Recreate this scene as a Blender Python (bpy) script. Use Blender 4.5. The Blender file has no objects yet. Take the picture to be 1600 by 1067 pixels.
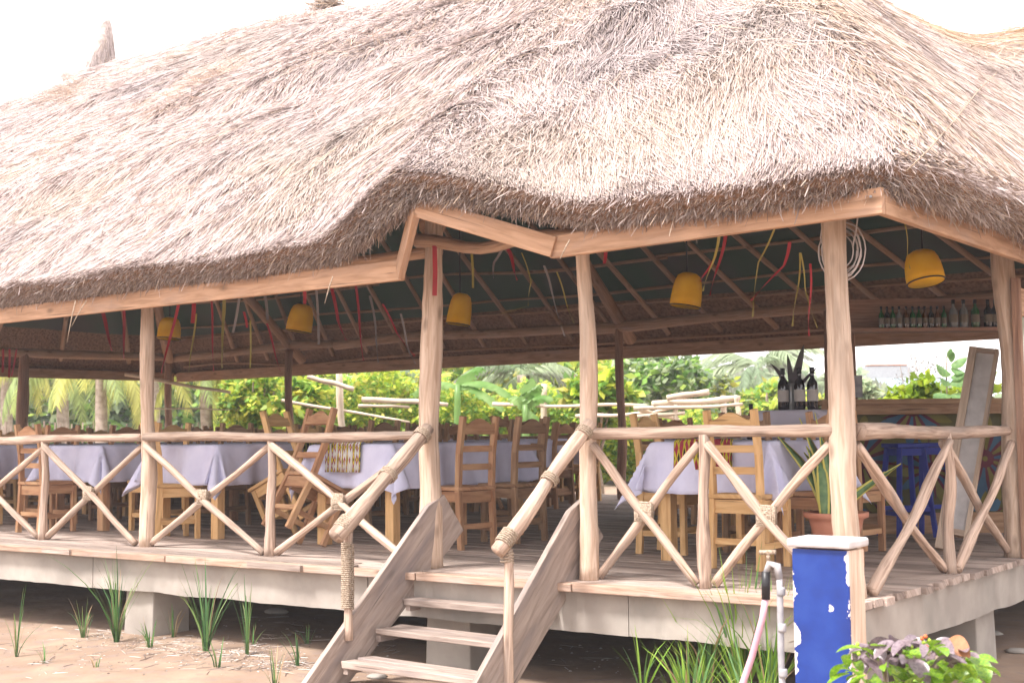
import bpy, math, random
import numpy as np
from mathutils import Vector, Matrix, Euler
random.seed(7); RS = np.random.RandomState(7)
S = bpy.context.scene
COL = S.collection
UNIT = 0.9            # metres per modelling unit, applied to every root at the very end
R3 = math.radians

# ------------------------------------------------------------------ camera
CAMPOS = Vector((3.021, -7.328, 1.0))
AX = Vector((0.79166, 0.61088, -0.0101)).normalized()      # right
AZ = Vector((0.60880, -0.78997, -0.0728)).normalized()     # back
AY = AZ.cross(AX).normalized(); AX = AY.cross(AZ).normalized()
cam_d = bpy.data.cameras.new('camera'); cam = bpy.data.objects.new('camera', cam_d); COL.objects.link(cam)
cam.matrix_world = Matrix(((AX.x, AY.x, AZ.x, CAMPOS.x), (AX.y, AY.y, AZ.y, CAMPOS.y), (AX.z, AY.z, AZ.z, CAMPOS.z), (0, 0, 0, 1)))
cam_d.lens = 45.0; cam_d.sensor_width = 36.0; cam_d.clip_end = 3000; cam_d.clip_start = 0.05
cam_d.dof.use_dof = True; cam_d.dof.focus_distance = 9.3 * UNIT; cam_d.dof.aperture_fstop = 4.5
S.camera = cam

# ------------------------------------------------------------------ light
SUN_EL, SUN_AZ = R3(58), R3(200)   # azimuth of the direction towards the sun, from +Y clockwise
world = bpy.data.worlds.new("World"); S.world = world; world.use_nodes = True
wn = world.node_tree; wn.nodes.clear()
sky = wn.nodes.new('ShaderNodeTexSky'); sky.sky_type = 'NISHITA'; sky.sun_disc = False
sky.sun_elevation = SUN_EL; sky.sun_rotation = SUN_AZ
sky.dust_density = 6.0; sky.air_density = 1.0; sky.ozone_density = 1.0
mx = wn.nodes.new('ShaderNodeMixRGB'); mx.inputs[0].default_value = 0.8; mx.inputs[2].default_value = (9.0, 8.55, 8.5, 1)  # thin bright cloud over the blue
bg = wn.nodes.new('ShaderNodeBackground'); bg.inputs[1].default_value = 0.14
wo = wn.nodes.new('ShaderNodeOutputWorld')
wn.links.new(sky.outputs[0], mx.inputs[1]); wn.links.new(mx.outputs[0], bg.inputs[0]); wn.links.new(bg.outputs[0], wo.inputs[0])
sun_d = bpy.data.lights.new('sun', 'SUN'); sun_d.energy = 2.7; sun_d.angle = R3(11); sun_d.color = (1.0, 0.955, 0.92)
sun = bpy.data.objects.new('sun', sun_d); COL.objects.link(sun)
_dir = Vector((math.sin(SUN_AZ) * math.cos(SUN_EL), math.cos(SUN_AZ) * math.cos(SUN_EL), math.sin(SUN_EL)))
sun.rotation_euler = _dir.to_track_quat('Z', 'Y').to_euler()
S.view_settings.view_transform = 'Standard'; S.view_settings.look = 'None'
S.view_settings.exposure = 1.32; S.view_settings.gamma = 1.0; S.view_settings.use_curve_mapping = False
S.render.engine = 'CYCLES'

# ------------------------------------------------------------------ helpers
def ray(px, py):
    return AX * ((px - 800) / 2000) + AY * (-(py - 533.5) / 2000) - AZ
def at(px, py, depth):            # point at a distance along the view axis
    return CAMPOS + ray(px, py) * depth
def onY(px, py, Y):
    d = ray(px, py); return CAMPOS + d * ((Y - CAMPOS.y) / d.y)
def onX(px, py, X):
    d = ray(px, py); return CAMPOS + d * ((X - CAMPOS.x) / d.x)
def onZ(px, py, Z):
    d = ray(px, py); return CAMPOS + d * ((Z - CAMPOS.z) / d.z)
def proj_np(P):
    Q = P - np.array(CAMPOS); z = -(Q @ np.array(AZ)); z = np.where(np.abs(z) < 1e-3, 1e-3, z)
    return 800 + 2000 * (Q @ np.array(AX)) / z, 533.5 - 2000 * (Q @ np.array(AY)) / z, z
GZ = -0.75
_grid = RS.rand(64, 64)
def vnoise(x, y, seed=0):
    x = np.asarray(x, float) + seed * 13.7; y = np.asarray(y, float) + seed * 7.3
    xi = np.floor(x).astype(int); yi = np.floor(y).astype(int); fx = x - xi; fy = y - yi
    fx = fx * fx * (3 - 2 * fx); fy = fy * fy * (3 - 2 * fy)
    g = lambda a, b: _grid[a % 64, b % 64]
    return (g(xi, yi) * (1 - fx) + g(xi + 1, yi) * fx) * (1 - fy) + (g(xi, yi + 1) * (1 - fx) + g(xi + 1, yi + 1) * fx) * fy

def tag(o, label=None, cat=None, group=None, kind=None):
    if label: o['label'] = label
    if cat: o['category'] = cat
    if group: o['group'] = group
    if kind: o['kind'] = kind
    return o
def empty(name, loc=(0, 0, 0), rz=0.0):
    o = bpy.data.objects.new(name, None); COL.objects.link(o); o.empty_display_size = 0.1
    o.location = loc; o.rotation_euler = (0, 0, rz); return o
def link_mesh(name, me, parent=None):
    o = bpy.data.objects.new(name, me); COL.objects.link(o)
    if parent is not None: o.parent = parent
    return o

class MB:
    def __init__(s): s.v = []; s.f = []; s.uv = []; s.mi = []; s.m = 0
    def face(s, idx, uvs=None):
        s.f.append(idx); s.uv.append(uvs or [(0, 0)] * len(idx)); s.mi.append(s.m)
    def box(s, c, size, rot=None, taper=1.0, jit=0.0):
        """long axis becomes V of the uv map"""
        hx, hy, hz = size[0] / 2, size[1] / 2, size[2] / 2
        M = rot.to_matrix() if isinstance(rot, Euler) else (rot if rot is not None else Matrix.Identity(3))
        b = len(s.v); L = max(range(3), key=lambda i: size[i]); o = random.random() * 9
        loc = []
        for z in (-1, 1):
            for y in (-1, 1):
                for x in (-1, 1):
                    k = taper if z > 0 else 1
                    p = Vector((x * hx * k, y * hy * k, z * hz))
                    if jit: p += Vector((random.uniform(-jit, jit), random.uniform(-jit, jit), random.uniform(-jit, jit)))
                    loc.append(p); s.v.append(tuple(M @ p + Vector(c)))
        for q in ((0, 2, 3, 1), (4, 5, 7, 6), (0, 1, 5, 4), (1, 3, 7, 5), (3, 2, 6, 7), (2, 0, 4, 6)):
            oth = [i for i in range(3) if i != L]
            uv = [(loc[i][oth[0]] + loc[i][oth[1]] + o, loc[i][L] + o) for i in q]
            s.face(tuple(b + i for i in q), uv)
    def beam(s, p0, p1, w, h, up=(0, 0, 1), ext=0.0, jit=0.0):
        p0 = Vector(p0); p1 = Vector(p1); d = (p1 - p0); L = d.length; d.normalize()
        up = Vector(up); sd = d.cross(up)
        if sd.length < 1e-4: sd = d.cross(Vector((1, 0, 0)))
        sd.normalize(); u = sd.cross(d).normalized()
        M = Matrix((sd, u, d)).transposed()
        s.box((p0 + p1) / 2, (w, h, L + ext), M, jit=jit)
    def tube(s, pts, rad, n=10, cap=True, rough=0.0):
        pts = [Vector(p) for p in pts]; N = len(pts)
        if not hasattr(rad, '__len__'): rad = [rad] * N
        b = len(s.v); t0 = (pts[1] - pts[0]).normalized()
        a = t0.cross(Vector((0, 0, 1)))
        if a.length < 0.2: a = t0.cross(Vector((1, 0, 0)))
        a.normalize(); vv = [0.0]; o = random.random() * 9
        ph = [random.random() * 6 for _ in range(4)]
        for i in range(N):
            t = ((pts[min(i + 1, N - 1)] - pts[max(i - 1, 0)])).normalized()
            a = (a - t * a.dot(t)).normalized(); c = t.cross(a)
            if i: vv.append(vv[-1] + (pts[i] - pts[i - 1]).length)
            for k in range(n):
                an = 2 * math.pi * k / n
                r = rad[i] * (1 + rough * (math.sin(2 * an + ph[0] + i * .5) + .7 * math.sin(3 * an + ph[1] - i * .7) + random.uniform(-.6, .6)))
                s.v.append(tuple(pts[i] + (a * math.cos(an) + c * math.sin(an)) * r))
        cir = 2 * math.pi * max(rad)
        for i in range(N - 1):
            for k in range(n):
                k2 = (k + 1) % n
                s.face((b + i * n + k, b + i * n + k2, b + (i + 1) * n + k2, b + (i + 1) * n + k),
                       [(cir * k / n, vv[i] + o), (cir * (k + 1) / n, vv[i] + o), (cir * (k + 1) / n, vv[i + 1] + o), (cir * k / n, vv[i + 1] + o)])
        if cap:
            s.face(tuple(b + k for k in reversed(range(n))), [(k * .02, o) for k in range(n)])
            s.face(tuple(b + (N - 1) * n + k for k in range(n)), [(k * .02, o) for k in range(n)])
    def log(s, p0, p1, r0, r1=None, bend=0.02, n=10, seg=8, rough=0.05):
        r1 = r0 if r1 is None else r1; p0 = Vector(p0); p1 = Vector(p1); d = (p1 - p0); L = d.length
        dn = d.normalized(); a = dn.orthogonal().normalized(); c = dn.cross(a)
        ph = [random.uniform(0, 6.28) for _ in range(4)]; pts = []; rr = []
        for i in range(seg + 1):
            t = i / seg; e = math.sin(math.pi * t)
            off = a * (bend * (math.sin(3 * t + ph[0]) * .7 + .3 * math.sin(9 * t + ph[1]))) * (0.25 + e) + c * (bend * (math.sin(4 * t + ph[2]) * .7 + .3 * math.sin(8 * t + ph[3]))) * (0.25 + e)
            pts.append(p0 + d * t + off); rr.append((r0 + (r1 - r0) * t) * (1 + .07 * math.sin(11 * t + ph[1]) + random.uniform(-.04, .04)))
        s.tube(pts, rr, n, rough=rough)
    def lathe(s, prof, n=16, c=(0, 0, 0), M=None):
        b = len(s.v); c = Vector(c); o = 0
        for r, z in prof:
            for k in range(n):
                an = 2 * math.pi * k / n; p = Vector((r * math.cos(an), r * math.sin(an), z))
                if M: p = M @ p
                s.v.append(tuple(p + c))
        for i in range(len(prof) - 1):
            for k in range(n):
                k2 = (k + 1) % n
                s.face((b + i * n + k, b + i * n + k2, b + (i + 1) * n + k2, b + (i + 1) * n + k), [(k / n, prof[i][1]), ((k + 1) / n, prof[i][1]), ((k + 1) / n, prof[i + 1][1]), (k / n, prof[i + 1][1])])
        if prof[0][0] > 1e-4: s.face(tuple(b + k for k in reversed(range(n))))
        if prof[-1][0] > 1e-4: s.face(tuple(b + (len(prof) - 1) * n + k for k in range(n)))
    def strip(s, pts, w, side, cup=0.0):
        """flat ribbon; side = vector or list of vectors, w list; uv u across 0..1, v along 0..1"""
        N = len(pts); b = len(s.v)
        for i, p in enumerate(pts):
            p = Vector(p); sd = Vector(side[i] if isinstance(side, list) else side).normalized(); ww = w[i] if hasattr(w, '__len__') else w
            s.v.append(tuple(p - sd * ww / 2)); s.v.append(tuple(p + sd * ww / 2))
        for i in range(N - 1):
            s.face((b + 2 * i, b + 2 * i + 1, b + 2 * i + 3, b + 2 * i + 2), [(0, i / (N - 1)), (1, i / (N - 1)), (1, (i + 1) / (N - 1)), (0, (i + 1) / (N - 1))])
    def mesh(s, name, mats, smooth=True, bevel=None):
        me = bpy.data.meshes.new(name); me.from_pydata(s.v, [], s.f)
        for m in (mats if isinstance(mats, (list, tuple)) else [mats]): me.materials.append(m)
        ul = me.uv_layers.new(name='UVMap'); flat = [c for u in s.uv for p in u for c in p]
        ul.data.foreach_set('uv', flat)
        me.polygons.foreach_set('material_index', s.mi)
        me.polygons.foreach_set('use_smooth', [smooth] * len(s.f))
        me.update(); return me
    def build(s, name, mats, parent=None, smooth=True, bevel=None):
        o = link_mesh(name, s.mesh(name, mats, smooth), parent)
        if bevel:
            m = o.modifiers.new('bevel', 'BEVEL'); m.width = bevel; m.segments = 2; m.limit_method = 'ANGLE'
        return o

def np_mesh(name, V, F, mats, cols=None, mi=None, uvs=None, smooth=False):
    """quads (n,4) fast"""
    me = bpy.data.meshes.new(name); V = np.asarray(V, np.float32); F = np.asarray(F, np.int32); n, k = F.shape
    me.vertices.add(len(V)); me.vertices.foreach_set('co', V.ravel())
    me.loops.add(n * k); me.loops.foreach_set('vertex_index', F.ravel())
    me.polygons.add(n); me.polygons.foreach_set('loop_start', np.arange(0, n * k, k, dtype=np.int32))
    me.polygons.foreach_set('loop_total', np.full(n, k, np.int32))
    for m in (mats if isinstance(mats, (list, tuple)) else [mats]): me.materials.append(m)
    if mi is not None: me.polygons.foreach_set('material_index', np.asarray(mi, np.int32))
    me.polygons.foreach_set('use_smooth', np.full(n, smooth))
    if uvs is not None:
        ul = me.uv_layers.new(name='UVMap'); ul.data.foreach_set('uv', np.asarray(uvs, np.float32).ravel())
    if cols is not None:
        at_ = me.attributes.new('tint', 'FLOAT_COLOR', 'FACE'); c4 = np.ones((n, 4), np.float32); c4[:, :3] = cols
        at_.data.foreach_set('color', c4.ravel())
    me.update(); me.validate(); return me

def copy_tree(o, parent=None):
    c = o.copy(); COL.objects.link(c); c.parent = parent
    for ch in o.children: copy_tree(ch, c)
    return c

# ------------------------------------------------------------------ materials
def mat(name): m = bpy.data.materials.new(name); m.use_nodes = True; nt = m.node_tree; return m, nt, nt.nodes['Principled BSDF']
def nd(nt, t, **kw):
    n = nt.nodes.new(t)
    for k, v in kw.items(): setattr(n, k, v)
    return n
def ramp(nt, stops, fac):
    r = nd(nt, 'ShaderNodeValToRGB'); e = r.color_ramp.elements
    while len(e) < len(stops): e.new(0.5)
    for i, (p, c) in enumerate(stops): e[i].position = p; e[i].color = (*c, 1)
    nt.links.new(fac, r.inputs[0]); return r.outputs[0]
def bump(nt, bs, h, strength=.4, dist=.01):
    b = nd(nt, 'ShaderNodeBump'); b.inputs['Strength'].default_value = strength; b.inputs['Distance'].default_value = dist
    nt.links.new(h, b.inputs['Height']); nt.links.new(b.outputs[0], bs.inputs['Normal'])
def mul(c, k): return tuple(min(1, x * k) for x in c)

def wood(name, c1, c2, scale=1.0, rough=.75, patch=(0.3, .26, .24), patch_amt=.5, grain=60, uv=True, var=.35):
    """grain runs along V of the uv map; each object shifts its own pattern"""
    m, nt, bs = mat(name); tc = nd(nt, 'ShaderNodeTexCoord'); mp = nd(nt, 'ShaderNodeMapping')
    oi = nd(nt, 'ShaderNodeObjectInfo'); mm = nd(nt, 'ShaderNodeMath', operation='MULTIPLY'); mm.inputs[1].default_value = 37
    nt.links.new(oi.outputs['Random'], mm.inputs[0]); cb = nd(nt, 'ShaderNodeCombineXYZ')
    for i in range(3): nt.links.new(mm.outputs[0], cb.inputs[i])
    nt.links.new(tc.outputs['UV'], mp.inputs['Vector']); nt.links.new(cb.outputs[0], mp.inputs['Location'])
    mp.inputs['Scale'].default_value = (grain * scale, 3.0 * scale, 1)
    n1 = nd(nt, 'ShaderNodeTexNoise'); n1.inputs['Scale'].default_value = 1; n1.inputs['Detail'].default_value = 5; n1.inputs['Distortion'].default_value = .6
    nt.links.new(mp.outputs[0], n1.inputs['Vector'])
    mp2 = nd(nt, 'ShaderNodeMapping'); mp2.inputs['Scale'].default_value = (9, 1.6, 1); nt.links.new(tc.outputs['UV'], mp2.inputs['Vector']); nt.links.new(cb.outputs[0], mp2.inputs['Location'])
    n2 = nd(nt, 'ShaderNodeTexNoise'); n2.inputs['Scale'].default_value = 1; n2.inputs['Detail'].default_value = 4; nt.links.new(mp2.outputs[0], n2.inputs['Vector'])
    col = ramp(nt, [(.32, c2), (.6, c1), (.75, mul(c1, 1.12))], n1.outputs[0])
    mix = nd(nt, 'ShaderNodeMixRGB'); mix.inputs[2].default_value = (*patch, 1); nt.links.new(col, mix.inputs[1])
    pm = nd(nt, 'ShaderNodeMapRange'); pm.inputs[1].default_value = .5; pm.inputs[2].default_value = .72; pm.inputs[4].default_value = patch_amt
    nt.links.new(n2.outputs[0], pm.inputs[0]); nt.links.new(pm.outputs[0], mix.inputs[0])
    # per-object value shift
    hs = nd(nt, 'ShaderNodeHueSaturation'); vr = nd(nt, 'ShaderNodeMapRange'); vr.inputs[3].default_value = 1 - var * .6; vr.inputs[4].default_value = 1 + var * .4
    nt.links.new(oi.outputs['Random'], vr.inputs[0]); nt.links.new(vr.outputs[0], hs.inputs['Value']); nt.links.new(mix.outputs[0], hs.inputs['Color'])
    # knots
    vo = nd(nt, 'ShaderNodeTexVoronoi'); vo.inputs['Scale'].default_value = 1; mp3 = nd(nt, 'ShaderNodeMapping'); mp3.inputs['Scale'].default_value = (5, 2.4, 1)
    nt.links.new(tc.outputs['UV'], mp3.inputs['Vector']); nt.links.new(cb.outputs[0], mp3.inputs['Location']); nt.links.new(mp3.outputs[0], vo.inputs['Vector'])
    kr = nd(nt, 'ShaderNodeMapRange'); kr.inputs[1].default_value = .05; kr.inputs[2].default_value = .17; kr.inputs[3].default_value = .6; kr.inputs[4].default_value = 0
    nt.links.new(vo.outputs['Distance'], kr.inputs[0]); mk = nd(nt, 'ShaderNodeMixRGB'); mk.inputs[2].default_value = (*mul(c2, .35), 1)
    mp4 = nd(nt, 'ShaderNodeMapping'); mp4.inputs['Scale'].default_value = (grain * 1.6, 1.3, 1); nt.links.new(tc.outputs['UV'], mp4.inputs['Vector']); nt.links.new(cb.outputs[0], mp4.inputs['Location'])
    n4 = nd(nt, 'ShaderNodeTexNoise'); n4.inputs['Scale'].default_value = 1; n4.inputs['Detail'].default_value = 3; n4.inputs['Distortion'].default_value = .3; nt.links.new(mp4.outputs[0], n4.inputs['Vector'])
    cr = nd(nt, 'ShaderNodeMapRange'); cr.inputs[1].default_value = .66; cr.inputs[2].default_value = .72; cr.inputs[4].default_value = .75; nt.links.new(n4.outputs[0], cr.inputs[0])
    mc = nd(nt, 'ShaderNodeMixRGB'); mc.inputs[2].default_value = (*mul(c2, .4), 1); nt.links.new(cr.outputs[0], mc.inputs[0]); nt.links.new(hs.outputs[0], mc.inputs[1])
    nt.links.new(kr.outputs[0], mk.inputs[0]); nt.links.new(mc.outputs[0], mk.inputs[1]); nt.links.new(mk.outputs[0], bs.inputs['Base Color'])
    bs.inputs['Roughness'].default_value = rough; bs.inputs['Specular IOR Level'].default_value = .25
    bump(nt, bs, n1.outputs[0], .8, .010); return m

def mottled(name, c1, c2, scale=6, rough=.85, detail=5, bstr=.3, bdist=.01, c3=None, scale3=1.2, coord='Object', spec=.2, lo=.35, hi=.65):
    m, nt, bs = mat(name); tc = nd(nt, 'ShaderNodeTexCoord'); n1 = nd(nt, 'ShaderNodeTexNoise')
    n1.inputs['Scale'].default_value = scale; n1.inputs['Detail'].default_value = detail; nt.links.new(tc.outputs[coord], n1.inputs['Vector'])
    col = ramp(nt, [(lo, c1), (hi, c2)], n1.outputs[0])
    if c3:
        n2 = nd(nt, 'ShaderNodeTexNoise'); n2.inputs['Scale'].default_value = scale3; n2.inputs['Detail'].default_value = 6; nt.links.new(tc.outputs[coord], n2.inputs['Vector'])
        mr = nd(nt, 'ShaderNodeMapRange'); mr.inputs[1].default_value = .48; mr.inputs[2].default_value = .68; nt.links.new(n2.outputs[0], mr.inputs[0])
        mx_ = nd(nt, 'ShaderNodeMixRGB'); nt.links.new(mr.outputs[0], mx_.inputs[0]); nt.links.new(col, mx_.inputs[1]); mx_.inputs[2].default_value = (*c3, 1); col = mx_.outputs[0]
    nt.links.new(col, bs.inputs['Base Color']); bs.inputs['Roughness'].default_value = rough; bs.inputs['Specular IOR Level'].default_value = spec
    if bstr: bump(nt, bs, n1.outputs[0], bstr, bdist)
    return m

def tinted(name, rough=.8, trans=0.0, spec=.2, k=1.0):
    """colour from the per-face attribute 'tint' (natural colour differences from straw to straw or leaf to leaf)"""
    m, nt, bs = mat(name); a = nd(nt, 'ShaderNodeAttribute', attribute_name='tint'); nt.links.new(a.outputs['Color'], bs.inputs['Base Color'])
    bs.inputs['Roughness'].default_value = rough; bs.inputs['Specular IOR Level'].default_value = spec
    if trans:
        tr = nd(nt, 'ShaderNodeBsdfTranslucent'); nt.links.new(a.outputs['Color'], tr.inputs['Color']); ms = nd(nt, 'ShaderNodeMixShader'); ms.inputs[0].default_value = trans
        nt.links.new(bs.outputs[0], ms.inputs[1]); nt.links.new(tr.outputs[0], ms.inputs[2]); nt.links.new(ms.outputs[0], nt.nodes['Material Output'].inputs['Surface'])
    return m
def leafy(name, c1, c2, trans=.35, rough=.5, scale=3, uvmid=None, edge=None):
    m, nt, bs = mat(name); tc = nd(nt, 'ShaderNodeTexCoord'); n1 = nd(nt, 'ShaderNodeTexNoise'); n1.inputs['Scale'].default_value = scale; n1.inputs['Detail'].default_value = 4
    nt.links.new(tc.outputs['Object'], n1.inputs['Vector']); col = ramp(nt, [(.35, c1), (.65, c2)], n1.outputs[0])
    if edge:
        sx = nd(nt, 'ShaderNodeSeparateXYZ'); nt.links.new(tc.outputs['UV'], sx.inputs[0]); s1 = nd(nt, 'ShaderNodeMath', operation='SUBTRACT'); s1.inputs[1].default_value = .5; nt.links.new(sx.outputs[0], s1.inputs[0])
        ab = nd(nt, 'ShaderNodeMath', operation='ABSOLUTE'); nt.links.new(s1.outputs[0], ab.inputs[0]); gt = nd(nt, 'ShaderNodeMath', operation='GREATER_THAN'); gt.inputs[1].default_value = .33; nt.links.new(ab.outputs[0], gt.inputs[0])
        mx_ = nd(nt, 'ShaderNodeMixRGB'); nt.links.new(gt.outputs[0], mx_.inputs[0]); nt.links.new(col, mx_.inputs[1]); mx_.inputs[2].default_value = (*edge, 1); col = mx_.outputs[0]
    nt.links.new(col, bs.inputs['Base Color']); bs.inputs['Roughness'].default_value = rough
    tr = nd(nt, 'ShaderNodeBsdfTranslucent'); nt.links.new(col, tr.inputs['Color']); ms = nd(nt, 'ShaderNodeMixShader'); ms.inputs[0].default_value = trans
    nt.links.new(bs.outputs[0], ms.inputs[1]); nt.links.new(tr.outputs[0], ms.inputs[2]); nt.links.new(ms.outputs[0], nt.nodes['Material Output'].inputs['Surface'])
    return m
def plain(name, c, rough=.6, spec=.4, metal=0): 
    return mottled(name, mul(c, .85), mul(c, 1.1), scale=9, rough=rough, bstr=.12, bdist=.003, spec=spec)

M = {}
M['post'] = wood('peeled_post_wood', (.62, .475, .37), (.42, .29, .205), patch=(.34, .275, .225), patch_amt=.6, grain=30, var=.25)
M['rail'] = wood('weathered_log', (.53, .395, .31), (.26, .175, .13), patch=(.29, .235, .20), patch_amt=.75, grain=40)
M['dark_post'] = wood('dark_post_wood', (.34, .20, .135), (.2, .11, .075), patch=(.28, .2, .16))
M['fascia'] = wood('sawn_eave_board', (.50, .31, .20), (.36, .21, .125), patch=(.34, .24, .19), patch_amt=.6, grain=30, var=.15)
M['rafter'] = wood('rafter_pole', (.52, .34, .23), (.34, .21, .135), patch=(.46, .35, .28))
M['plank'] = wood('weathered_plank', (.44, .35, .30), (.28, .21, .175), patch=(.48, .40, .355), patch_amt=.6, grain=40, var=.6)
M['edge'] = wood('edge_board', (.42, .29, .22), (.28, .19, .14), patch=(.36, .31, .29), patch_amt=.7, grain=30)
M['stair'] = wood('grey_stair_wood', (.40, .32, .275), (.26, .20, .17), patch=(.21, .18, .18), patch_amt=.75, grain=22)
M['light_wood'] = wood('light_chair_wood', (.72, .46, .22), (.56, .32, .13), patch=(.56, .36, .2), patch_amt=.4, grain=24, var=.3)
M['red_wood'] = wood('red_chair_wood', (.48, .27, .15), (.32, .155, .08), patch=(.58, .38, .21), patch_amt=.7, grain=24, var=.4)
M['brown_wood'] = wood('brown_chair_wood', (.38, .235, .14), (.24, .135, .075), patch=(.52, .35, .2), patch_amt=.5, grain=24, var=.4)
M['bamboo'] = wood('bamboo_pole', (.74, .62, .48), (.6, .48, .35), grain=14, patch=(.6, .5, .4), var=.2)
M['rope'] = mottled('rope', (.26, .195, .14), (.50, .40, .31), scale=90, bstr=1.0, bdist=.01)
M['concrete'] = mottled('concrete', (.30, .265, .235), (.39, .35, .31), scale=3.5, c3=(.25, .23, .205), scale3=1.6, bstr=.35, bdist=.01, rough=.9)
M['sand'] = mottled('sand', (.235, .16, .115), (.33, .24, .175), scale=1.6, c3=(.25, .185, .15), scale3=7, bstr=.9, bdist=.05, rough=.95, detail=9)
M['under'] = mottled('shaded_earth', (.20, .145, .11), (.28, .205, .155), scale=2, bstr=.5, rough=.95)
M['straw'] = tinted('straw', rough=.75, trans=.12)
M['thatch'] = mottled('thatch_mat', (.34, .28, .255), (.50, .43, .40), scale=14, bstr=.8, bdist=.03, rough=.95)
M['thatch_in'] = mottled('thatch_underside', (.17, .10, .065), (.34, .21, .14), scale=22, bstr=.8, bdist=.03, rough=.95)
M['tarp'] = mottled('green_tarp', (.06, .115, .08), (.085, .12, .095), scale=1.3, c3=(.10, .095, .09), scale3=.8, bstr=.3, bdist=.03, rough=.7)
M['cloth'] = mottled('lavender_cloth', (.60, .60, .78), (.69, .69, .86), scale=5, bstr=.5, bdist=.02, rough=.9)
M['cloth_grey'] = mottled('grey_cloth', (.40, .38, .44), (.46, .43, .50), scale=2, bstr=.1, rough=.85)
M['yellow'] = mottled('yellow_shade_cloth', (.72, .38, .008), (.82, .50, .02), scale=5, bstr=.3, rough=.8)
M['red'] = plain('red_ribbon', (.38, .02, .03), .6); M['yrib'] = plain('yellow_ribbon', (.38, .32, .07), .6); M['grib'] = plain('grey_ribbon', (.25, .225, .22), .7)
M['black'] = plain('black_plastic', (.015, .014, .016), .4); M['white'] = mottled('aged_white', (.44, .40, .39), (.62, .58, .58), scale=8, bstr=.3, bdist=.004, rough=.7)
M['leaf'] = tinted('foliage_leaf', rough=.5, trans=.5, spec=.3)
M['grass'] = tinted('grass_blade', rough=.5, trans=.35, spec=.3)
M['bark'] = mottled('bark', (.22, .16, .12), (.38, .3, .24), scale=14, bstr=.8)
M['palmtrunk'] = mottled('palm_trunk', (.30, .24, .2), (.48, .4, .35), scale=10, bstr=.8)
M['glass_dark'] = plain('dark_bottle_glass', (.012, .01, .014), .08, .8)
M['glass_green'] = plain('green_bottle_glass', (.02, .11, .03), .1, .8)
M['glass_clear'] = plain('clear_bottle_glass', (.22, .23, .23), .1, .8)
M['glass_brown'] = plain('brown_bottle_glass', (.12, .05, .02), .1, .8)
M['paper'] = plain('paper_label', (.42, .39, .37), .8); M['paper_dim'] = plain('dark_paper_label', (.2, .17, .13), .8); M['terracotta'] = mottled('terracotta', (.48, .2, .13), (.58, .27, .18), scale=5, rough=.7)  # paper_dim is the label paper in a darker tone
M['metal'] = mottled('grey_metal', (.26, .26, .28), (.42, .41, .42), scale=14, bstr=.3, bdist=.003, rough=.55); M['pink_hose'] = mottled('pink_hose', (.52, .27, .33), (.62, .4, .46), scale=3, rough=.4)
M['blue_wood'] = mottled('blue_painted_wood', (.015, .025, .24), (.03, .05, .34), scale=6, rough=.5)
# ------------------------------------------------------------------ ground
def ground():
    xs = np.concatenate([[-200, -100, -60, -40], np.linspace(-26, 8, 137), [15, 40, 100, 200]])
    ys = np.concatenate([[-60, -30, -14], np.linspace(-8, 16, 121), [20, 30, 60, 120, 250]])
    X, Y = np.meshgrid(xs, ys, indexing='ij')
    Z = GZ + .02 * (vnoise(X * 7, Y * 7, 8) - .5) + .10 * (vnoise(X * .6, Y * .6) - .5) + .035 * (vnoise(X * 2.6, Y * 2.6, 3) - .5)
    V = np.stack([X, Y, Z], -1).reshape(-1, 3); nx, ny = X.shape
    I = np.arange(nx * ny).reshape(nx, ny); F = np.stack([I[:-1, :-1], I[1:, :-1], I[1:, 1:], I[:-1, 1:]], -1).reshape(-1, 4)
    tag(link_mesh('ground', np_mesh('ground', V, F, M['sand'], smooth=True)), kind='structure')
ground()
def gz(x, y): return GZ + .02 * (float(vnoise(x * 7, y * 7, 8)) - .5) + .10 * (float(vnoise(x * .6, y * .6)) - .5) + .035 * (float(vnoise(x * 2.6, y * 2.6, 3)) - .5)

# ================================================================== PAVILION
PAV = empty('thatched_pavilion', (-9, 4.7, GZ))
tag(PAV, 'long open dining pavilion with straw thatch roof, log posts and raised plank deck', 'pavilion')
class _P:    # parts are modelled in world coordinates and hung under the pavilion empty
    pass
def hang(o, parent=None):
    parent = parent or PAV
    o.parent = parent
    if parent is PAV: o.location = (9, -4.7, -GZ)
    return o
def edgeY(x): return 0.05 * x - 0.03
X0, X1, YB, YD = -18.9, 0.0, 9.3, 10.8
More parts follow.
